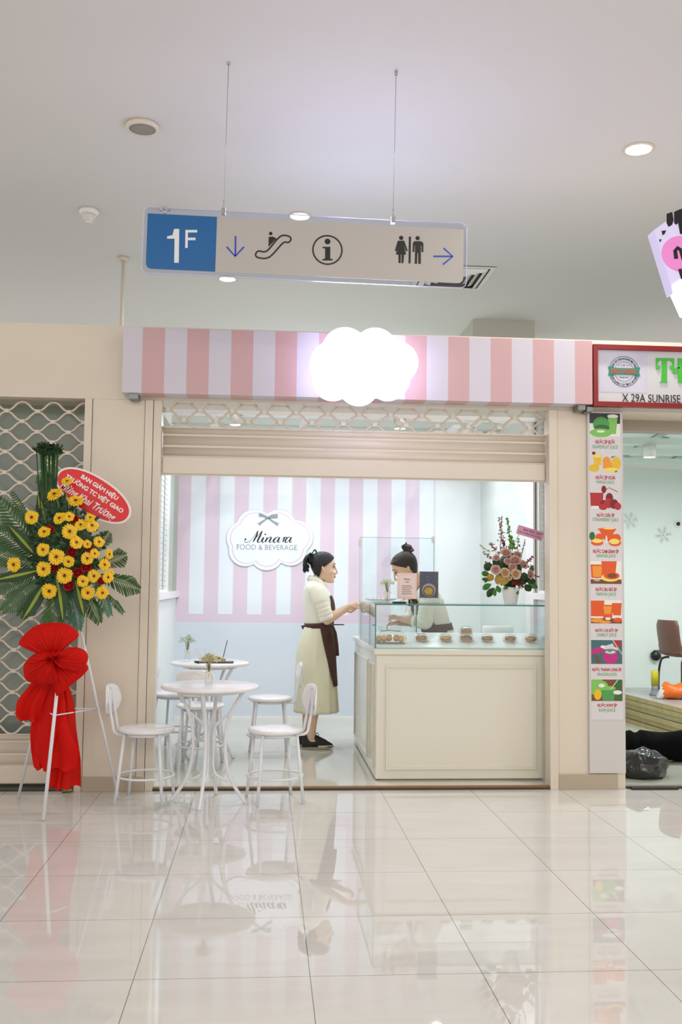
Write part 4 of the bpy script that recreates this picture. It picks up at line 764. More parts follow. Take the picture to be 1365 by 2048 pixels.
for (x,y,r_,dx,dz) in ((672,812,38,0,.2),(455,905,34,.2,.2),(655,1110,42,.1,.1),(800,1060,40,.2,.2),(490,1250,38,0,0),(785,1245,42,.1,.1),(710,1300,42,.1,0),(625,1415,44,0,-.1),(920,1375,32,.3,0)):
    px,py=x/4.55,860+y/4.55; put(rred,L(px,py,-.50),(dx,-1,dz),r_/4.55/(1990/6.03)/.034,'rose',t)
# oval congratulation board
oc=at(187,991,-.33); t=thing('congratulation_board','oval red greeting board with white lettering stuck behind the yellow gerberas','sign',tuple(oc)); t.rotation_euler=(0,math.radians(31.5),0)
a_,b_=.258,.118
def sup(a,b,n=64): return [(a*math.copysign(abs(cos(2*pi*i/n))**.93,cos(2*pi*i/n)),b*math.copysign(abs(sin(2*pi*i/n))**.93,sin(2*pi*i/n))) for i in range(n)]
MB().prism(sup(a_,b_),0,.012).build('white_board',mat('board_white','#ece4e2',.35),t); MB().prism(sup(a_-.013,b_-.012),-.0015,0).build('red_face',mat('board_red','#dd1820',.35),t)
LW=mat('lettering_white','#f1eeee',.4)
g=MB(); text(g,'BAN GIÁM HIỆU',-.125,.135,.042,.085,-.003,0,.035); g.build('lettering',LW,t)
g=MB(); text(g,'TRƯỜNG TC VIỆT GIAO',-.205,.205,-.008,.036,-.003,0,.035); g.build('lettering',LW,t)
g=MB(); text(g,'Mừng Khai Trương',-.195,.185,-.084,-.020,-.003,0,.02,frame=lambda x,z:(x+z*.25+.012,z)); g.build('script_lettering',LW,t)
MB().tube([(-.18,.012,-.06),(-.25,.0,-.30)],.004,6).build('stake',mat('bamboo','#a88a55',.6),t)
# red bow
RB=mat('red_organza','#e01a12',.6,spec=.15,var=.12,vs=14,trans=.3,bump=.25,bs=90)
kn=at(108,1313,-.56); t=thing('ribbon_bow','big red fabric bow with long hanging tails tied to the front of the easel','bow',tuple(kn)); KO=Vector(kn)
def puff(outline,K,Yk,depth,seed,name='bow_loop'):
    Kp=at(K[0],K[1],Yk)-KO; P=spline([Vector((x,y,0)) for x,y in outline],8,True); n=len(P); r=random.Random(seed); ph=[r.uniform(0,6.28) for _ in range(3)]; m_=12
    g=MB(); F_=[];Bk=[]
    for i,p in enumerate(P):
        e=at(p.x,p.y,Yk-.005)-KO; rowf=[];rowb=[]
        wr=.5+.5*sin(i*1.3+ph[0])*.6+.4*sin(i*2.1+ph[1])
        for j in range(m_+1):
            s_=j/m_; c=Kp.lerp(e,s_); f=sin(pi*s_**.8)**.75 if 0<s_<1 else 0
            rowf.append(c+Vector((0,-depth*f-.012*wr*s_*(1-s_)*3,.006*sin(i*1.7+ph[2])*s_*(1-s_)*4))); rowb.append(c+Vector((0,depth*.7*f,0)))
        F_.append(rowf);Bk.append(rowb)
    for rows in (F_,Bk): g.loft(rows,caps=False,closed=False,loop=True)
    return g.build(name,RB,t)
puff([(100,1310),(70,1300),(38,1289),(52,1266),(75,1250),(108,1245),(138,1250),(158,1270),(140,1286),(125,1298),(112,1308)],(108,1313),-.54,.05,1)
puff([(106,1312),(96,1303),(72,1306),(50,1325),(47,1345),(54,1362),(80,1368),(108,1366),(118,1356),(112,1335)],(108,1316),-.58,.07,2)
puff([(110,1312),(125,1300),(150,1294),(172,1303),(176,1320),(165,1337),(150,1345),(125,1335)],(109,1315),-.57,.06,3)
puff([(110,1318),(125,1340),(150,1346),(168,1328),(177,1336),(165,1352),(145,1368),(125,1385),(112,1390),(108,1350)],(110,1318),-.54,.04,4)
def tail(path,ws,Y0,seed,m_=RB):
    r=random.Random(seed); P=spline([Vector((x,y,0)) for x,y in path],8); n=len(P); g=MB(); rows=[]; ph=r.uniform(0,6)
    for i,p in enumerate(P):
        u=i/(n-1); k=u*(len(ws)-1); a=min(int(k),len(ws)-2); w_=(ws[a]+(ws[a+1]-ws[a])*(k-a))
        row=[]
        for j in range(13):
            v=j/12-.5; q=at(p.x+v*w_,p.y+ (3*sin(v*9+ph) if i==n-1 else 0),Y0)-KO; row.append(q+Vector((0,.022*sin(v*11+ph+u*3)*(.4+.6*u)+.01*sin(u*9),0)))
        rows.append(row)
    g.loft(rows,caps=False,closed=False); return g.build('ribbon_tail',m_,t)
RT=mat('sheer_red_organza','#dc2418',.6,spec=.15,var=.1,vs=14,trans=.45)
tail([(102,1325),(82,1365),(62,1400),(56,1430),(62,1442)],[14,40,52,48,38],-.44,1); tail([(110,1330),(108,1400),(106,1450),(112,1500),(118,1540)],[20,44,62,90,62],-.43,2); tail([(112,1330),(110,1400),(92,1450),(84,1500),(84,1538)],[14,44,58,46,36],-.41,5)
tail([(116,1350),(126,1400),(128,1460),(130,1520),(130,1575)],[20,40,50,62,64],-.40,3,RT); tail([(114,1340),(116,1420),(122,1500),(115,1578)],[16,36,40,34],-.39,4)
MB().ell((0,-.02,0),(.028,.02,.03),12,8).build('knot',RB,t)
# ---------------- pink flower arrangement in a white pot ----------------
q=at(1022,1208,.56); t=thing('flower_pot','white pot of pale pink roses, dark red orchids and green leaves on the glass case','flowers',(q.x,.56,ZT)); FO=Vector((q.x,.56,ZT))
MB().lathe([(0,0),(.042,0),(.046,.004),(.066,.115),(.067,.12),(.062,.12),(.058,.09),(0,.085)],n=36).build('pot',mat('white_ceramic','#e3e2de',.4),t)
def D(x,y,Y=.56): return at(940+x/8.03,1010+y/8.03,Y)-FO
MB().ell(D(640,1150,.58),(.10,.07,.075),14,8).ell(D(650,980,.60),(.09,.06,.10),14,8).build('green_foam_base',GR3,t)
PKR=rose_mesh('rose',[mat('rose_peach_heart','#d9a590',.5),mat('rose_pale_pink','#dcbcb4',.5)],3,24); CRR=rose_mesh('rose',[mat('rose_cream_heart','#dcae7a',.5),mat('rose_cream','#e2c9ac',.5)],4,24)
for (x,y,r_,me,dx,dz,Y) in ((585,775,88,PKR,-.2,.9,.52),(770,805,72,PKR,.1,.8,.52),(735,890,92,PKR,.1,.75,.49),(860,960,78,PKR,.5,.6,.49),(610,905,62,PKR,-.3,.5,.50),(418,1040,80,PKR,-.3,.1,.48),(570,1085,78,CRR,0,.2,.47),(690,1000,68,PKR,0,.3,.48),(740,1108,82,CRR,0,.1,.46),(970,1115,72,PKR,.7,.1,.48),(430,850,60,PKR,-.6,.6,.51),(640,1170,40,CRR,.0,0,.47)):
    put(me,D(x,y,Y),(dx,-1,dz),r_/8.03/(1990/7.05)/.036,'rose',t)
MB().ell(D(333,1162,.50),(.026,.026,.026),16,10).build('craspedia_ball',mat('mustard_ball','#c99a3a',.8,bump=.8,bs=300),t)
g=MB(); rr=random.Random(21)
for i in range(130):
    a=rr.uniform(0,6.28); q_=math.sqrt(rr.uniform(0,1)); c=D(515+105*q_*cos(a),1195+90*q_*sin(a),.485-.02*(1-q_)); s_=.008; a2=rr.uniform(0,6.28)
    for k in range(4): b2=a2+k*pi/2; g.add([c,c+Vector((s_*cos(b2-.5),-.002,s_*sin(b2-.5))),c+Vector((s_*1.3*cos(b2),-.004,s_*1.3*sin(b2))),c+Vector((s_*cos(b2+.5),-.002,s_*sin(b2+.5)))],[(0,1,2,3)],rr.choice((0,0,1)))
g.build('hydrangea',[mat('hydrangea_gold','#c29a55',.6),mat('hydrangea_yellow','#b9ac4a',.6)],t)
ORC=mat('orchid_dark_red','#701a25',.5,var=.25,vs=40); ORR=mat('orchid_red','#9b2530',.5); SNAP=mat('snapdragon_green','#7fae52',.5,var=.2,vs=30); SNG=mat('snapdragon_deep_green','#3f7a2b',.5)
def spray(base,tip,n,wd,ln,mats_,Y0,Y1,name='orchid_spray',seed=0,thin=.22):
    r=random.Random(seed); b=D(*base,Y0); e=D(*tip,Y1); g=MB(); g.tube([b,b.lerp(e,.5)+Vector((0,.01,0)),e],.0018,5,mi=len(mats_)-1)
    for i in range(n):
        u=.12+.88*i/n; c=b.lerp(e,u)+Vector((r.uniform(-1,1)*wd*(1.1-u),r.uniform(-.5,.5)*wd,r.uniform(-.008,.008)))
        for k in range(5):
            d=Vector((r.uniform(-1,1),r.uniform(-1,.3),r.uniform(-.8,1))).normalized()*ln*r.uniform(.7,1.1); s_=d.cross(Vector((0,1,.1))).normalized()*ln*thin; g.add([c,c+d*.55+s_,c+d,c+d*.55-s_],[(0,1,2,3)],r.randrange(len(mats_)-1) if len(mats_)>2 else 0)
    return g.build(name,mats_,t)
for i,(b,e,n,wd,ln) in enumerate((((490,760),(520,170),20,.028,.012),((560,760),(470,190),20,.026,.012),((560,760),(540,540),14,.028,.014),((470,820),(330,600),16,.03,.014),((430,900),(210,760),14,.026,.013),((420,1000),(245,920),12,.026,.014),((760,800),(790,530),14,.024,.012),((830,860),(890,560),12,.018,.010),((880,950),(1010,840),14,.028,.014),((880,1000),(1040,980),12,.02,.014),((930,1060),(1120,1170),10,.016,.012),((360,1180),(235,1240),8,.014,.012),((690,1180),(730,1280),10,.026,.02),((760,1240),(850,1330),12,.026,.02))):
    spray(b,e,n,wd,ln,[ORC,ORR,mat('dark_stem','#3a3a1e',.6)] if i==0 else [ORC,ORR,bpy.data.materials['dark_stem']],.54,.54 if i<8 else .50,seed=i)
spray((690,760),(590,190),30,.022,.014,[SNAP,SNG,SNG],.55,.55,'snapdragon',31,.35); spray((690,740),(665,520),26,.028,.016,[SNG,SNAP,SNG],.54,.54,'snapdragon',32,.4); spray((330,760),(160,640),8,.010,.009,[SNAP,SNG],.54,.54,'snapdragon',33,.35)
for (x,y,tx,ty,w_) in ((350,1270,215,1350,.022),(390,1330,290,1475,.024),(440,1290,490,1400,.019),(400,1330,410,1460,.016),(330,1120,200,1090,.02),(340,1200,200,1190,.014),(900,1270,980,1380,.026),(940,1240,1095,1330,.022),(760,1330,775,1430,.014),(900,1200,1060,1230,.024),(560,1290,600,1340,.02),(660,1290,720,1340,.024),(360,950,240,1030,.03),(430,940,520,1000,.03),(880,1080,900,1200,.035),(820,1180,900,1260,.035),(480,880,400,990,.03),(1000,1100,1010,1000,.02)):
    blade(D(x,y,.52),D(tx,ty,.49),w_,False,'green_leaf',.1,t,[GR3 if w_>.023 else GRL,GRL])
cc_=at(1061,1066,.52); t=thing('gift_card','pink greeting card with blue handwriting beside the pink roses','card',tuple(cc_)); t.rotation_euler=(0,math.radians(15.5),0)
MB().prism(rrect(-.098,.098,-.033,.033,.008),0,.0015).build('card',mat('pink_card','#dda0b4',.5),t); g=MB(); text(g,'Anh Đức 2207',-.06,.085,.004,.024,-.001,0,.01,frame=lambda x,z:(x+z*.3,z)); g.build('handwriting',mat('blue_ink','#4b3f9a',.5),t)
g=MB(); text(g,'Chúc mừng khai trương',-.085,.09,-.022,-.002,-.001,0,.005,frame=lambda x,z:(x+z*.3,z)); g.build('handwriting',bpy.data.materials['blue_ink'],t)
MB().tube([(-.07,.004,-.02),(-.10,.02,-.15)],.002,5).build('card_pick',STG,t)
# ---------------- things in the right shop ----------------
PLY=mat('plywood_edge','#b3a171',.6,var=.25,vs=14); PLT=mat('plywood_grey_face','#a9a7a6',.25)
zz=.02
for i in range(6):
    h=.042; dx=(0,.012,-.006,.014,.002,.0)[i]; dy=R.uniform(-.01,.01)
    g=MB(); a_=Vector((3.552+dx,3.30+dy)); b_=Vector((3.72+dx,1.20+dy)); g.add([(a_.x,a_.y,0),(b_.x,b_.y,0),(b_.x+1.15,b_.y+.12,0),(a_.x+1.2,a_.y+.1,0),(a_.x,a_.y,h),(b_.x,b_.y,h),(b_.x+1.15,b_.y+.12,h),(a_.x+1.2,a_.y+.1,h)],[(0,3,2,1),(0,1,5,4),(1,2,6,5),(2,3,7,6),(3,0,4,7)],0); g.add([(a_.x,a_.y,h),(b_.x,b_.y,h),(b_.x+1.15,b_.y+.12,h),(a_.x+1.2,a_.y+.1,h)],[(0,1,2,3)],1)
    tag(g.build('plywood_board',[PLY,PLT],loc=(0,0,zz)),('plywood board at the very bottom of the stack in the right shop','plywood board, second from the bottom of the stack in the right shop','plywood board, third from the bottom of the stack in the right shop','plywood board, third from the top of the stack in the right shop','plywood board, second from the top of the stack in the right shop','topmost plywood board of the stack in the right shop, grey upper face')[i],'board',group='stacked plywood boards'); zz+=.0465
ZS=zz-.004
struct(MB().box(3.0,5.2,3.30,3.84,.0,.285).build('trim_16',PLT))
CH=mat('brown_plywood_shell','#6b473b',.4,var=.12,vs=20); BT=mat('black_tube','#1b1b1d',.35)
q=at(1350,1310,3.05); t=thing('shell_chair','brown moulded chair with black tube legs standing on the plywood stack','chair',(q.x,3.02,ZS)); g=MB(); rows=[]
sh=[(-.125,.735),(-.128,.70),(-.12,.60),(-.10,.48),(-.085,.42),(-.05,.385),(.0,.375),(.12,.38),(.25,.385),(.32,.37)]
for x,z in [(p.x,p.y) for p in spline([Vector((a,b,0)) for a,b in sh],4)]:
    rows.append([(x+(.03*(v*v) if z>.4 else 0)*-1*0+ (.035*v*v if z>.42 else 0),v*(.20 if z<.5 else .19-.03*max(0,(z-.68)/.06)),z+(.012*v*v if z<.42 else 0)) for v in [-1+2*k/10 for k in range(11)]])
g.loft(rows,caps=False,closed=False); o=g.build('seat_shell',CH,t); o.modifiers.new('s','SOLIDIFY').thickness=.012; t.rotation_euler=(0,0,math.radians(10))
for s_ in (-1,1):
    MB().tube(spline([(.0,s_*.12,.365),(-.02,s_*.16,.36),(-.05,s_*.18,.33),(-.065,s_*.2,.2),(-.07,s_*.2,0)],5),.011,8).build('leg',BT,t); MB().tube(spline([(.2,s_*.12,.365),(.24,s_*.17,.36),(.27,s_*.19,.32),(.29,s_*.2,.2),(.30,s_*.2,0)],5),.011,8).build('leg',BT,t)
q=at(1350,1394,2.75); t=thing('orange_bag','orange and white plastic bag lying on the plywood stack','bag',(q.x,2.75,ZS))
g=MB(); rows=[]; rr=random.Random(5)
for i in range(15):
    u=i/14; x=-.17+.62*u; hh=.012+.062*min(1,u*7)**.6*(1+.12*sin(u*17)); rows.append([(x+.01*sin(7*a+i),(.10*min(1,u*4+.2))*cos(a)*(1+.06*sin(5*a+i)),hh+hh*sin(a)*(1+.08*sin(3*a+2*i))) for a in [2*pi*k/16 for k in range(16)]])
g.loft(rows); fs=g.f; g.m=[1 if (sum(g.v[v][0] for v in f)/len(f)>.03 and sum(g.v[v][2] for v in f)/len(f)<.115 and sum(g.v[v][0] for v in f)/len(f)<.3) or sum(g.v[v][0] for v in f)/len(f)<-.12 else 0 for f in fs]; g.build('bag_body',[mat('orange_plastic','#e26a17',.4,bump=.3,bs=40),mat('white_plastic','#dcdcd8',.4,bump=.3,bs=40)],t)
q=at(1311,1393,3.05); t=thing('sealant_bottle','yellow and grey bottle standing on the plywood stack by the wall','bottle',(q.x,3.05,ZS))
MB().lathe([(0,0),(.055,0),(.058,.01),(.04,.03),(.033,.06),(.033,.10),(0,.10)],n=20).build('grey_base',mat('grey_plastic','#84878c',.4),t); MB().lathe([(0,.10),(.036,.10),(.036,.235),(.032,.24),(0,.24)],n=20).build('yellow_label',mat('yellow_label','#c9c02c',.4,var=.2,vs=30),t)
q=at(1311,1311,3.84); g=MB().ell((0,0,0),(.055,.035,.055),18,12); g.v=[tuple(Vector(v)*(1+.22*noise.noise(Vector(v)*45))) for v in g.v]; tag(g.build('crumpled_plastic',mat('black_plastic_film','#14181b',.3),loc=(q.x,3.815,q.z)),'crumpled black plastic ball fixed on the white wall of the right shop','plastic')
SNW=mat('silver_glitter','#dfe6e6',.3)
for px,py,lb in ((1261,1041,'pale snowflake decoration on the wall, half behind the menu board pier'),(1328,1070,'pale snowflake decoration on the wall, right and lower of the two')):
    q=at(px,py,3.84); g=MB()
    for k in range(6):
        a=k*pi/3+.2; P=lambda r,s=0:(r*cos(a)-s*sin(a),r*sin(a)+s*cos(a)); g.stroke([(0,0),P(.09)],.007,-.004,0)
        for r_ in (.03,.05,.07): g.stroke([P(r_),P(r_+.022,.020)],.005,-.004,0).stroke([P(r_),P(r_+.022,-.020)],.005,-.004,0)
    tag(g.build('snowflake_decoration',SNW,loc=(q.x,3.846,q.z)),lb,'decoration',group='snowflake wall decorations')
q=at(1357,1048,3.84); t=thing('wall_camera','small round white wall fitting with a black centre in the right shop','wall fitting',(q.x,3.848,q.z)); MB().lathe([(.04,0),(.04,.012),(.03,.02)],n=20,ax=(0,-1,0)).build('plate',WHITE,t); MB().ell((-.005,-.028,0),(.022,.014,.022),12,8).build('lens',BLK,t)
TRB=mat('black_bin_bag','#0f1113',.16,spec=.8,bump=.5,bs=25)
def blob(c,r,seed,amp,name,m_,lab,cat,frq=9,n=48):
    g=MB().ell((0,0,0),r,n,n//2); out=[]
    for v in g.v:
        p=Vector(v); k=noise.noise(p*frq+Vector((seed,0,0)))*amp+abs(noise.noise(p*frq*2.3+Vector((0,seed,0))))*amp*.6; p=p*(1+k); p.z=max(p.z,-r[2]*.82); out.append(tuple(p))
    g.v=out; return tag(g.build(name,m_,loc=c),lab,cat)
blob((2.655,.42,.02+.085),(.19,.15,.104),3,.30,'rubbish_bag',TRB,'shiny black rubbish bag on the floor of the right shop by the pier','bag',11)
g=MB(); g.tube([(.13,-.02,.06),(.165,-.03,.12),(.15,-.01,.16)],[.03,.02,.008],8); 
t=thing('rolled_cloth','black rolled up fabric lying behind the rubbish bag','fabric roll',(2.78,1.02,.02))
g=MB(); rows=[]
for i in range(30):
    u=i/29; x=-.42+.86*u; r_=.112+.008*sin(u*14)-.02*(u>.55)*(u<.62); rows.append([(x,r_*cos(a)*1.1*(1+.04*sin(3*a+9*u)),.115+r_*sin(a)*(1+.05*sin(4*a+13*u))) for a in [2*pi*k/24 for k in range(24)]])
g.loft(rows); g.build('fabric',mat('black_fabric','#0b0b0d',.95,spec=.1,bump=.5,bs=50),t); MB().lathe([(.035,0),(.06,0),(.06,.05),(.035,.05)],(.44,0,.115),20,ax=(1,0,0)).build('cardboard_core',mat('cardboard','#8c6240',.7),t)
tag(MB().box(-.17,.15,-.02,.02,0,.018).build('metal_bar',mat('dark_bar','#2f2a26',.5),loc=(2.63,.08,.001),bevel=.003),'dark flat bar on the threshold of the right shop','bar')
tag(MB().tube(spline([(-.16,0,.012),(-.08,-.005,.014),(0,.01,.03),(.08,-.01,.012),(.2,.0,.02),(.35,.01,.012)],4),[.014]*8+[.006]*13,6,flat=.6).build('twisted_strap',mat('brown_black_strap','#3d2a24',.6),loc=(2.97,.075,.0)),'twisted dark strap on the threshold at the right edge','strap')
# ---------------- people ----------------
SKIN=mat('skin','#dfbb9f',.5,var=.04,vs=10); SKIN2=mat('skin_warm','#dcb698',.5,var=.04,vs=10)
SHIRT=mat('off_white_cotton','#eceadb',.8,var=.03,vs=10,bump=.15,bs=120); SKIRT=mat('cream_skirt_cotton','#e3e0c6',.85,var=.03,vs=8,bump=.12,bs=120); APRON=mat('dark_brown_apron','#4a2b22',.75,var=.12,vs=12,bump=.15,bs=140)
def hair_mat(name,c):
    m=mat(name,c,.5,var=.35,vs=40,bump=.6,bs=160); return m
HAIR1=hair_mat('black_hair','#17161b'); HAIR2=hair_mat('dark_brown_hair','#2d211c'); LIP=mat('lip','#a5635a',.45); EYE=mat('dark_eye','#1d1614',.25); EYW=mat('eye_white','#a89c94',.4)
def remesh(g,voxel,smooth,name,m_,parent):
    me=g.mesh(name+'_src',m_); o=bpy.data.objects.new(name+'_src',me); C.objects.link(o)
    r=o.modifiers.new('r','REMESH'); r.mode='VOXEL'; r.voxel_size=voxel; r.use_smooth_shade=True
    if smooth: k=o.modifiers.new('s','SMOOTH'); k.factor=.5; k.iterations=smooth
    bpy.context.view_layer.update(); dg=bpy.context.evaluated_depsgraph_get(); m2=bpy.data.meshes.new_from_object(o.evaluated_get(dg)); bpy.data.objects.remove(o); m2.name=name
    m2.materials.clear(); m2.materials.append(m_)
    for p in m2.polygons: p.use_smooth=True
    ob=bpy.data.objects.new(name,m2); C.objects.link(ob); ob.parent=parent; return ob
def capsule(g,pts,rs,n=12,flat=1.0):
    g.tube(pts,rs,n,flat=flat)
    for p,r in ((pts[0],rs[0]),(pts[-1],rs[-1])): g.ell(p,(r*.98,)*3,n,8)
HS=[(-.114,.070,.046,.016),(-.108,.082,.026,.028),(-.094,.085,-.002,.041),(-.075,.083,-.030,.052),(-.05,.083,-.055,.060),(-.02,.083,-.078,.068),(.01,.081,-.09,.072),(.035,.087,-.096,.074),(.06,.084,-.094,.073),(.085,.069,-.085,.065),(.103,.046,-.065,.049),(.113,.018,-.035,.027),(.117,-.008,-.014,.006)]
def hring(z,xf,xb,hw,grow=0,lim=None,n=36):
    cx=(xf+xb)/2*.6+(-.005)*.4; r_=[]
    for j in range(n):
        a=2*pi*j/n; c_,s_=cos(a),sin(a); x=cx+(xf-cx+grow)*c_ if c_>0 else cx+(cx-xb+grow)*c_; y=(hw+grow)*math.copysign(abs(s_)**.92,s_)
        if lim is not None and x>lim: x=lim
        r_.append(Vector((x,y,z)))
    return r_
def head_shape(g,T):
    g.loft([[T@p for p in hring(*h)] for h in HS])
    def cap(pts,rs,n=10): capsule(g,[T@Vector(p) for p in pts],rs,n)
    cap([(.083,0,.030),(.092,0,.008),(.103,0,-.018),(.107,0,-.030)],[.006,.0065,.0085,.009]); cap([(.107,0,-.031),(.092,0,-.040)],[.008,.007])
    for s_ in (-1,1):
        g.ell(T@Vector((.093,s_*.012,-.034)),(.009,.007,.007)); g.ell(T@Vector((.056,s_*.036,-.028)),(.026,.022,.030)); g.ell(T@Vector((.078,s_*.022,.036)),(.012,.022,.007))
        cap([(-.008,s_*.076,.018),(-.014,s_*.080,.006),(-.010,s_*.078,-.012),(-.002,s_*.073,-.024)],[.009,.010,.008,.006]); cap([(-.008,s_*.076,.018),(.002,s_*.074,.010),(.002,s_*.073,-.01)],[.006,.006,.004])
    g.ell(T@Vector((.087,0,-.055)),(.010,.020,.007)); g.ell(T@Vector((.085,0,-.069)),(.010,.017,.008)); g.ell(T@Vector((.077,0,-.098)),(.014,.018,.013))
def face_parts(par,T,Rm):
    for s_ in (-1,1):
        MB().ell(T@Vector((.0775,s_*.031,.012)),(.0080,.0130,.0048),14,8,rot=Rm).build('eye',EYW,par); MB().ell(T@Vector((.0840,s_*.030,.012)),(.0042,.0065,.0052),12,8,rot=Rm).build('iris',EYE,par)
        MB().tube([T@Vector(p) for p in ((.083,s_*.016,.018),(.0845,s_*.03,.0205),(.074,s_*.046,.016))],.0022,6).build('eyelash',EYE,par)
        MB().tube([T@Vector(p) for p in ((.0885,s_*.012,.036),(.0875,s_*.030,.041),(.072,s_*.050,.036))],[.002,.003,.0015],6).build('eyebrow',EYE,par)
    MB().ell(T@Vector((.0895,0,-.0565)),(.0095,.0195,.0052),16,8,rot=Rm).ell(T@Vector((.0880,0,-.068)),(.0095,.0165,.0062),16,8,rot=Rm).build('lips',LIP,par)
def hair_cap(par,T,m_,vol=.012):
    lims=[(-.085,-.055,-.03,-.050,.040),(-.065,None,0,0,0)]
    pr=[(-.078,-.048,.052,-.038),(-.055,-.060,.062,-.030),(-.03,-.074,.066,-.024),(-.008,-.085,.070,-.022),(.012,-.091,.072,.004),(.030,-.095,.074,.024),(.05,-.096,.074,.048),(.068,-.092,.071,.070),(.082,-.087,.066,.078),(.096,-.075,.057,.060),(.108,-.052,.040,.040),(.116,-.03,.02,.01)]
    g=MB(); rings=[]
    for z,xb,hw,lim in pr:
        xf=.087 if z<.07 else (.082 if z<.09 else .06); rings.append([T@Vector((p.x,p.y*(1.0),p.z+ (vol*.9*max(0,(z-.05)/.06)))) for p in hring(z,xf,xb,hw,vol*(.55+.45*min(1,max(0,(z+.08)/.1))),lim,40)])
    g.loft(rings); o=remesh(g,.004,6,'hair',m_,par); return o
def hand(g,wrist,d,pn,side,s=1,curl=(.2,.5,.6,.7),spread=.06,thumb=.5):
    wrist=Vector(wrist); d=Vector(d).normalized(); pn=(Vector(pn)-d*Vector(pn).dot(d)).normalized(); sd=d.cross(pn)*side     # pn: palm normal, sd: towards the thumb
    rings=[]
    for u,w_,t_ in ((-.02,.024,.019),(.0,.025,.018),(.02,.031,.016),(.045,.038,.0145),(.07,.039,.013),(.085,.036,.011)):
        rings.append([wrist+d*u*s+sd*(w_*s*cos(a))+pn*(t_*s*sin(a)) for a in [2*pi*k/16 for k in range(16)]])
    g.loft(rings)
    for i,(o_,ln,r_) in enumerate(((.028,.068,.0082),(.0095,.076,.0084),(-.0095,.071,.0080),(-.027,.056,.0072))):
        p=wrist+d*.072*s+sd*o_*s; pts=[p]; a=0; dirx=(d+sd*(o_*spread*40)*.1).normalized(); c=curl[i]
        for k,f in enumerate((.42,.32,.26)):
            a+=c*(.8 if k==0 else 1.0); v=dirx*cos(a)+pn*sin(a); p=p+v*ln*f*s*1.12; pts.append(p)
        capsule(g,pts,[r_*s,r_*s*.95,r_*s*.85,r_*s*.72],10)
    p=wrist+d*.022*s+sd*.026*s; v1=(d*.75+sd*.65+pn*.25).normalized(); v2=(d*.95+sd*.15+pn*thumb).normalized()
    capsule(g,[p,p+v1*.032*s,p+v1*.032*s+v2*.028*s,p+v1*.032*s+v2*.050*s],[.013*s,.0105*s,.0095*s,.008*s],10)
def orings(spec,n=48,grow=0,fold=0,nf=9,ph=0,a0=0,a1=2*pi,closed=True):
    out=[]
    for k,(cx,cy,z,rx,ry,tilt) in enumerate(spec):
        f=fold*(k/(len(spec)-1))**1.2; r_=[]
        m_=n if closed else n+1
        for j in range(m_):
            a=a0+(a1-a0)*j/n; q=1+f*(sin(nf*a+ph)+.5*sin((nf*2-3)*a+2*ph)); x=(rx+grow)*q*cos(a); y=(ry+grow)*q*sin(a); r_.append(Vector((cx+x,cy+y,z+tilt*x)))
        out.append(r_)
    return out
def refine(spec,k=3):
    return [tuple(v) for v in _sp(spec,k)]
def _sp(P,k):
    n=len(P); out=[]
    for i in range(n-1):
        a=P[max(0,i-1)];b=P[i];c=P[i+1];d=P[min(n-1,i+2)]
        for j in range(k):
            t=j/k; out.append([.5*((2*b[q])+(c[q]-a[q])*t+(2*a[q]-5*b[q]+4*c[q]-d[q])*t*t+(3*b[q]-a[q]-3*c[q]+d[q])*t**3) for q in range(6)])
    out.append(list(P[-1])); return out
def shoe(par,cx,cy,rz=0):
    g=MB(); Rz=Matrix.Rotation(rz,3,'Z'); 
    def outl(grow,z,l0=-.118,l1=.132): 
        r_=[]
        for j in range(32):
            a=2*pi*j/32; x=(l1+l0)/2+((l1-l0)/2+grow)*cos(a); w_=(.040 if cos(a)>.1 else .033)+grow; y=w_*math.copysign(abs(sin(a))**.8,sin(a)); v=Rz@Vector((x,y,0)); r_.append(Vector((cx+v.x,cy+v.y,z+(.010*max(0,cos(a))**4 if z<.02 else 0))))
        return r_
    g.loft([outl(0,.001),outl(.005,.006),outl(.005,.026),outl(.002,.032)]); s_=g.build('sole',mat('sole_cream','#cfc8b4',.5),par)
    MB().loft([outl(.0062,.012),outl(.0062,.016)],caps=False).build('sole_line',BLK,par)
    g=MB(); rings=[]
    for x,h,w_ in ((-.120,.050,.022),(-.112,.092,.034),(-.09,.110,.041),(-.055,.108,.043),(-.02,.108,.042),(.01,.104,.041),(.04,.088,.041),(.075,.070,.041),(.105,.056,.037),(.124,.044,.024),(.132,.036,.008)):
        rings.append([Vector((cx,cy,0))+Rz@Vector((x,w_*cos(a)*(1 if sin(a)<.2 else .72),.022+(h-.022)*max(0,sin(a)))) for a in [2*pi*k/20 for k in range(20)]])
    g.loft(rings); u=g.build('upper',mat('black_canvas_shoe','#1d1c1b',.65,bump=.1,bs=200),par)
    g=MB()
    for k in range(4): x=.0+.016*k; z=.098-.0085*k; g.tube([Vector((cx,cy,0))+Rz@Vector(p) for p in ((x,-.016,z),(x+.006,0,z+.004),(x,.016,z))],.0022,6)
    for s2 in (-1,1): g.tube(spline([Vector((cx,cy,0))+Rz@Vector(p) for p in ((-.004,0,.105),(-.012,s2*.012,.125),(.012,s2*.024,.122),(.016,s2*.02,.104))],4),.002,5)
    g.build('laces',BLK,par)
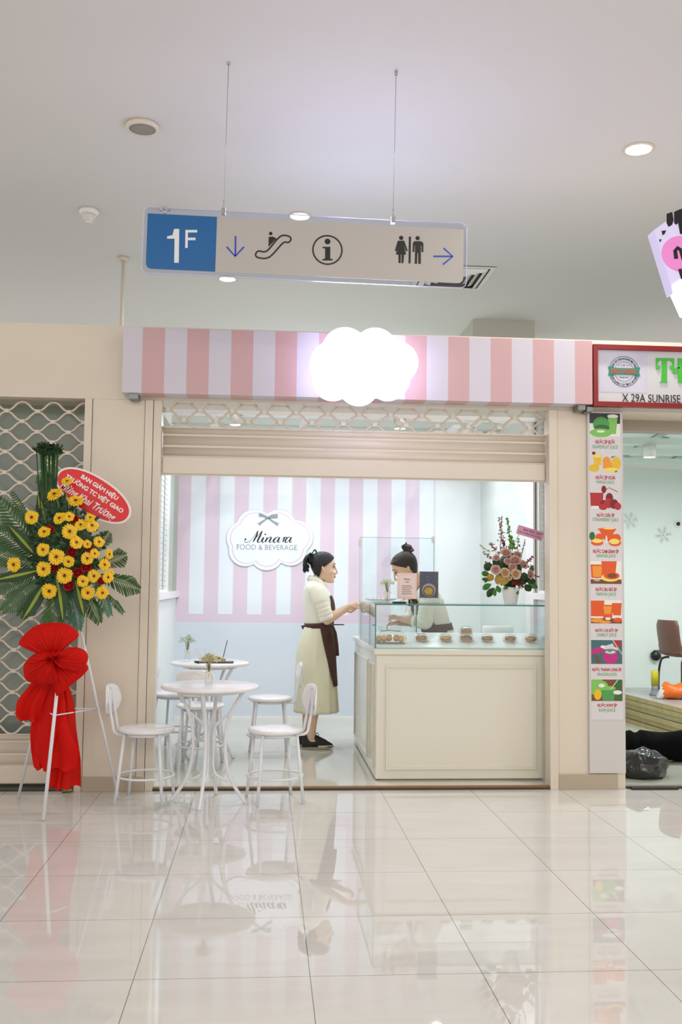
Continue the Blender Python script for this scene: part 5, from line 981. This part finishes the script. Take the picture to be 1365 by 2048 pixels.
# standing customer, facing the counter
W=thing('person','standing woman in cream dress and brown apron left of the counter, seen from the side','person',(.447,1.678,.02))
Th=Matrix.Translation((.034,0,1.452))@Matrix.Rotation(math.radians(2),4,'Y')@Matrix.Scale(1.05,4); Rm=Th.to_3x3().normalized()
g=MB(); head_shape(g,Th)
capsule(g,[Th@Vector((-.018,0,-.05)),(-.005,0,1.37),(-.02,0,1.33)],[.052,.050,.058],14)
tor=refine([(.005,0,.80,.105,.15,0),(0,0,.90,.105,.15,0),(.005,0,.99,.090,.112,0),(.0,0,1.10,.102,.122,0),(-.015,0,1.20,.100,.138,0),(-.028,0,1.27,.085,.15,0),(-.03,0,1.315,.06,.11,0),(-.025,0,1.345,.045,.055,0)])
g.loft(orings(tor,32))
ARM=[((-.025,-.145,1.27),(.0,-.178,1.20),(.035,-.185,1.10),(.055,-.182,1.035)),((.055,-.182,1.035),(.12,-.165,1.075),(.205,-.14,1.125),(.245,-.13,1.145))]
capsule(g,ARM[0],[.040,.042,.040,.038]); capsule(g,ARM[1],[.040,.039,.028,.0235])
capsule(g,[(-.025,.145,1.27),(.0,.172,1.18),(.05,.175,1.03)],[.040,.042,.038]); capsule(g,[(.05,.175,1.03),(.13,.14,1.07),(.235,.075,1.115)],[.040,.037,.024])
hand(g,(.245,-.13,1.145),(.86,.20,.42),(.2,.75,-.6),-1,.84,(.15,.75,.95,1.0)); hand(g,(.235,.075,1.115),(.85,-.35,.2),(.2,-.75,.5),1,.84,(.5,.7,.8,.9))
for s_,dx in ((-1,0),(1,-.03)): capsule(g,[(.0,s_*.078,.84),(-.01,s_*.078,.64),(-.028+dx*.5,s_*.076,.46),(-.040+dx,s_*.075,.33),(-.050+dx,s_*.074,.2),(-.056+dx,s_*.074,.085)],[.085,.07,.052,.053,.041,.033]); capsule(g,[(-.056+dx,s_*.074,.07),(.05+dx,s_*.074,.042)],[.030,.020])
remesh(g,.0042,4,'body',SKIN,W); face_parts(W,Th,Rm); hair_cap(W,Th,HAIR1,.014)
g=MB(); rr=random.Random(2)
for i in range(46):
    a=rr.uniform(-1,1); b_=rr.uniform(0,1); P=[(-.080,.01*a,.098),(-.108-.008*b_,.028*a,.112-.012*b_),(-.136-.012*b_,.045*a,.075),(-.146+.012*rr.uniform(-1,1),.05*a,.03),(-.142+.035*rr.uniform(-.6,1),.05*a,-.015+.03*rr.uniform(-1,1))]
    g.tube([Th@p for p in spline([Vector(p) for p in P],3)],[.004]*3+[.0085]*6+[.0065]*3+[.0015],5)
g.ell(Th@Vector((-.105,0,.065)),(.036,.036,.044),14,10); g.build('ponytail',HAIR1,W)
g=MB(); 
for y in (-.02,0,.02): g.tube([Th@Vector(p) for p in ((-.062,y*.6,.122),(-.070,y,.136),(-.084,y*.8,.134),(-.10,y*1.6,.10),(-.102,y*1.9,.05))],[.005,.006,.005,.004,.003],6)
g.box(*[v for v in (-.05,-.03,-.012,.012,1.598,1.606)]); g.build('hair_claw',BLK,W); g=MB()
for p in ((-.118,-.036,.085),(-.128,-.046,.035),(-.10,-.028,.11)): g.ell(Th@Vector(p),(.004,.004,.004),8,6)
g.build('hair_bead',STEEL,W)
sh_=refine([(.003,0,.975,.108,.130,0),(.0,0,1.03,.120,.138,0),(0,0,1.10,.126,.142,0),(-.005,0,1.17,.125,.150,0),(-.018,0,1.23,.116,.160,0),(-.03,0,1.285,.098,.160,-.05),(-.032,0,1.320,.076,.118,-.12),(-.028,0,1.352,.058,.068,-.25)])
g=MB(); g.loft(orings(sh_,48,0,.006,5,1)); 
for s_ in (-1,1):
    P=[(-.03,s_*.135,1.28),(-.012,s_*.165,1.235),(.012,s_*.180,1.165),(.036,s_*.184,1.10),(.050,s_*.182,1.058)]
    g.tube(spline([Vector(p) for p in P],4),[.066]*4+[.066]*4+[.060,.062,.058,.062,.058,.062,.058,.056,.055][:9],14)
o=remesh(g,.0045,5,'shirt',SHIRT,W)
for s_ in (-1,1):
    c=Vector((.050,s_*.182,1.055)); ax=Vector((.35,0,-1)).normalized(); q=Vector((0,0,1)).rotation_difference(ax)
    MB().lathe([(.050,-.022),(.058,-.020),(.060,0),(.058,.018),(.050,.020)],c,22,ax=ax).build('rolled_cuff',SHIRT,W)
g=MB(); rings=[]
for k,(r_,h) in enumerate(((.052,0),(.056,.028),(.066,.018),(.078,-.012))):
    rings.append([Vector((-.018+(r_)*cos(a)*1.12,(r_)*sin(a)*1.05,1.352+h-.045*cos(a)*(1 if cos(a)>0 else .35)-(.03 if k==3 else 0)*max(0,cos(a))**2)) for a in [2*pi*j/36+.0 for j in range(36)]])
g.loft(rings,caps=False); o=g.build('collar',SHIRT,W); o.modifiers.new('s','SOLIDIFY').thickness=.004
sk=refine([(.004,0,1.0,.112,.133,0),(-.003,0,.965,.118,.142,0),(-.012,0,.90,.135,.158,0),(-.020,0,.80,.153,.172,0),(-.021,0,.65,.163,.180,0),(-.017,0,.50,.170,.186,0),(-.014,0,.38,.176,.190,0),(-.012,0,.288,.180,.193,0)])
g=MB(); g.loft(orings(sk,96,0,.032,11,.6),caps=False); o=g.build('skirt',SKIRT,W); o.modifiers.new('s','SOLIDIFY').thickness=.004
def apron(par,sk,zlow,phi_top,phi_low,mat_,grow=.009):
    P=[r_ for r_ in sk if r_[2]>=zlow-.03]; g=MB(); rows=[]
    for k,r_ in enumerate(P):
        u=(P[0][2]-r_[2])/(P[0][2]-P[-1][2]); ph=phi_top+(phi_low-phi_top)*u**.8; rows.append([Vector((r_[0]+(r_[3]+grow)*cos(a)*(1+.012*sin(7*a)*u),r_[1]+(r_[4]+grow)*sin(a)*(1+.012*sin(7*a)*u),r_[2])) for a in [-ph+2*ph*j/24 for j in range(25)]])
    g.loft(rows,caps=False,closed=False); o=g.build('apron_skirt',mat_,par); o.modifiers.new('s','SOLIDIFY').thickness=.003; return o
apron(W,sk,.52,math.radians(92),math.radians(40),APRON)
g=MB(); g.loft(orings([(.003,0,.968,.122,.146,.06),(.003,0,.99,.1205,.142,.06),(.003,0,1.008,.122,.142,.06)],48),caps=False); o=g.build('apron_belt',APRON,W); o.modifiers.new('s','SOLIDIFY').thickness=.004
g=MB(); rows=[]
for (cx,cy,z,rx,ry,tl),ph in zip([r_ for r_ in sh_ if 1.0<r_[2]<1.235],(70,64,58,52,48,44,42,40,38,36,34,33,32,31)): rows.append([Vector((cx+(rx+.008)*cos(a),(ry+.008)*sin(a),z)) for a in [math.radians(-ph+2*ph*j/16) for j in range(17)]])
g.loft(rows,caps=False,closed=False); o=g.build('apron_bib',APRON,W); o.modifiers.new('s','SOLIDIFY').thickness=.003
g=MB(); g.tube([(.112,-.10,.985),(.128,-.115,.93),(.142,-.105,.84),(.150,-.09,.745)],[.006,.012,.013,.014],8,flat=.25); g.build('apron_tie',APRON,W); g=MB(); g.tube([(.112,-.10,.985),(.10,-.13,.93),(.115,-.14,.86)],[.006,.011,.012],8,flat=.25); g.build('apron_tie',APRON,W); g=MB(); g.tube([(-.118,-.01,.98),(-.135,-.01,.975),(-.128,-.012,.955)],[.008,.012,.006],8,flat=.5); g.build('apron_tie',APRON,W)
shoe(W,-.010,-.074); shoe(W,-.04,.074,.08)
q=at(672,1252,1.60); t=tag(MB().tube([(-.045,0,0),(.032,0,.0),(.040,0,0)],[.0045,.0045,.002],8).build('pen',BLK,loc=(.447+.165,1.60,1.015)),'black pen sticking out of the standing woman\'s apron at the waist','pen')
# shop assistant bending over the glass case, facing left
V=thing('person','woman with a hair bun in white shirt and brown apron bending over the glass case','person',(1.36,1.16,.02),pi)
Tv=Matrix.Translation((.272,0,1.445))@Matrix.Rotation(math.radians(30),4,'Y')@Matrix.Scale(1.06,4); Rv=Tv.to_3x3().normalized()
g=MB(); head_shape(g,Tv); capsule(g,[Tv@Vector((-.022,0,-.05)),(.185,0,1.36),(.15,0,1.31)],[.052,.050,.058],14)
tv=refine([(.0,0,.80,.105,.15,0),(0,0,.90,.105,.15,0),(.025,0,.99,.090,.112,-.1),(.065,0,1.09,.098,.122,-.25),(.10,0,1.18,.098,.138,-.35),(.125,0,1.245,.085,.15,-.45),(.145,0,1.29,.06,.11,-.5),(.16,0,1.32,.045,.055,-.5)])
g.loft(orings(tv,32))
capsule(g,[(.12,.145,1.24),(.135,.176,1.16),(.147,.182,1.05)],[.038,.038,.034]); capsule(g,[(.147,.182,1.055),(.215,.15,1.047),(.305,.09,1.06)],[.032,.034,.024])
capsule(g,[(.12,-.145,1.24),(.16,-.176,1.16),(.187,-.18,1.05)],[.038,.038,.034]); capsule(g,[(.187,-.18,1.055),(.25,-.13,1.035),(.33,-.05,1.03)],[.032,.034,.024])
hand(g,(.305,.09,1.06),(.8,-.25,.25),(.1,-.5,-.9),-1,.86,(.3,.5,.6,.7)); hand(g,(.33,-.05,1.03),(.85,.25,-.1),(.1,.4,-.9),1,.86,(.5,.6,.7,.8))
for s_ in (-1,1): capsule(g,[(.0,s_*.078,.84),(-.0,s_*.078,.64),(-.01,s_*.076,.46),(-.02,s_*.075,.33),(-.025,s_*.074,.2),(-.03,s_*.074,.085)],[.085,.07,.052,.053,.041,.033]); capsule(g,[(-.03,s_*.074,.07),(.08,s_*.074,.042)],[.030,.020])
remesh(g,.0045,4,'body',SKIN2,V); face_parts(V,Tv,Rv); hair_cap(V,Tv,HAIR2,.012)
g=MB(); g.ell(Tv@Vector((-.088,0,.118)),(.036,.036,.040),18,12)
for i in range(5): g.tube([Tv@Vector((-.088+(.030-.004*i)*cos(a)+.004*i,(.032-.004*i)*sin(a),.098+.014*i+.004*sin(2*a+i))) for a in [2*pi*k/20 for k in range(20)]],.0095,6,closed=True)
g.tube([Tv@Vector(p) for p in ((-.09,0,.15),(-.095,.008,.165),(-.10,.012,.172))],[.012,.007,.002],6); remesh(g,.0035,2,'hair_bun',HAIR2,V)
g=MB(); sv=[(cx,cy,z,rx+.022 if z<1.2 else rx+.014,ry+.018,tl) for cx,cy,z,rx,ry,tl in tv if z>.96]; g.loft(orings(sv,48,0,.006,5,1))
for s_,ex in ((1,.147),(-1,.187)):
    P=[(.115,s_*.135,1.25),(.125+(ex-.147)*.3,s_*.17,1.20),(.14+(ex-.147)*.6,s_*.186,1.13),(ex,s_*.186,1.06)]; g.tube(spline([Vector(p) for p in P],5),[.064,.066,.064,.066,.063,.066,.062,.066,.062,.065,.061,.064,.061,.063,.061,.060],14)
    g.tube(spline([Vector(p) for p in ((ex-.002,s_*.186,1.055),(ex+.040,s_*.168,1.047),(ex+.085,s_*.14,1.048))],5),[.060,.055,.054,.053,.052,.052,.051,.05,.05,.049,.048],14)
g.ell((.15,.183,1.052),(.064,.06,.064),16,10); g.ell((.19,-.183,1.052),(.064,.06,.064),16,10); remesh(g,.005,5,'shirt',SHIRT,V)
sk2=refine([(.022,0,1.0,.112,.133,-.1),(.01,0,.965,.118,.142,0),(0,0,.90,.135,.158,0),(-.01,0,.80,.153,.172,0),(-.015,0,.65,.163,.180,0),(-.01,0,.50,.170,.186,0),(-.01,0,.38,.176,.190,0),(-.01,0,.288,.180,.193,0)])
g=MB(); g.loft(orings(sk2,96,0,.022,11,.2),caps=False); o=g.build('skirt',SKIRT,V); o.modifiers.new('s','SOLIDIFY').thickness=.004
apron(V,sk2,.52,math.radians(115),math.radians(60),APRON)
g=MB(); g.loft(orings([(.02,0,.975,.124,.146,-.1),(.028,0,1.0,.1215,.142,-.1),(.034,0,1.025,.122,.142,-.1)],48),caps=False); o=g.build('apron_belt',APRON,V); o.modifiers.new('s','SOLIDIFY').thickness=.004
g=MB(); rows=[]
for (cx,cy,z,rx,ry,tl),ph in zip([r_ for r_ in sv if r_[2]>1.0][:11],(80,74,68,62,58,54,50,46,42,40,38)): rows.append([Vector((cx+(rx+.008)*cos(a),(ry+.008)*sin(a),z+tl*(rx+.008)*cos(a))) for a in [math.radians(-ph+2*ph*j/16) for j in range(17)]])
g.loft(rows,caps=False,closed=False); o=g.build('apron_bib',APRON,V); o.modifiers.new('s','SOLIDIFY').thickness=.003
g=MB(); 
for s_ in (-1,1): g.tube([(.235,s_*.06,1.16),(.225,s_*.075,1.24),(.16,s_*.075,1.325),(.11,s_*.05,1.335)],.010,8,flat=.3)
g.build('apron_strap',APRON,V); shoe(V,.02,-.074); shoe(V,.02,.074)
bpy.data.objects.remove(_to)
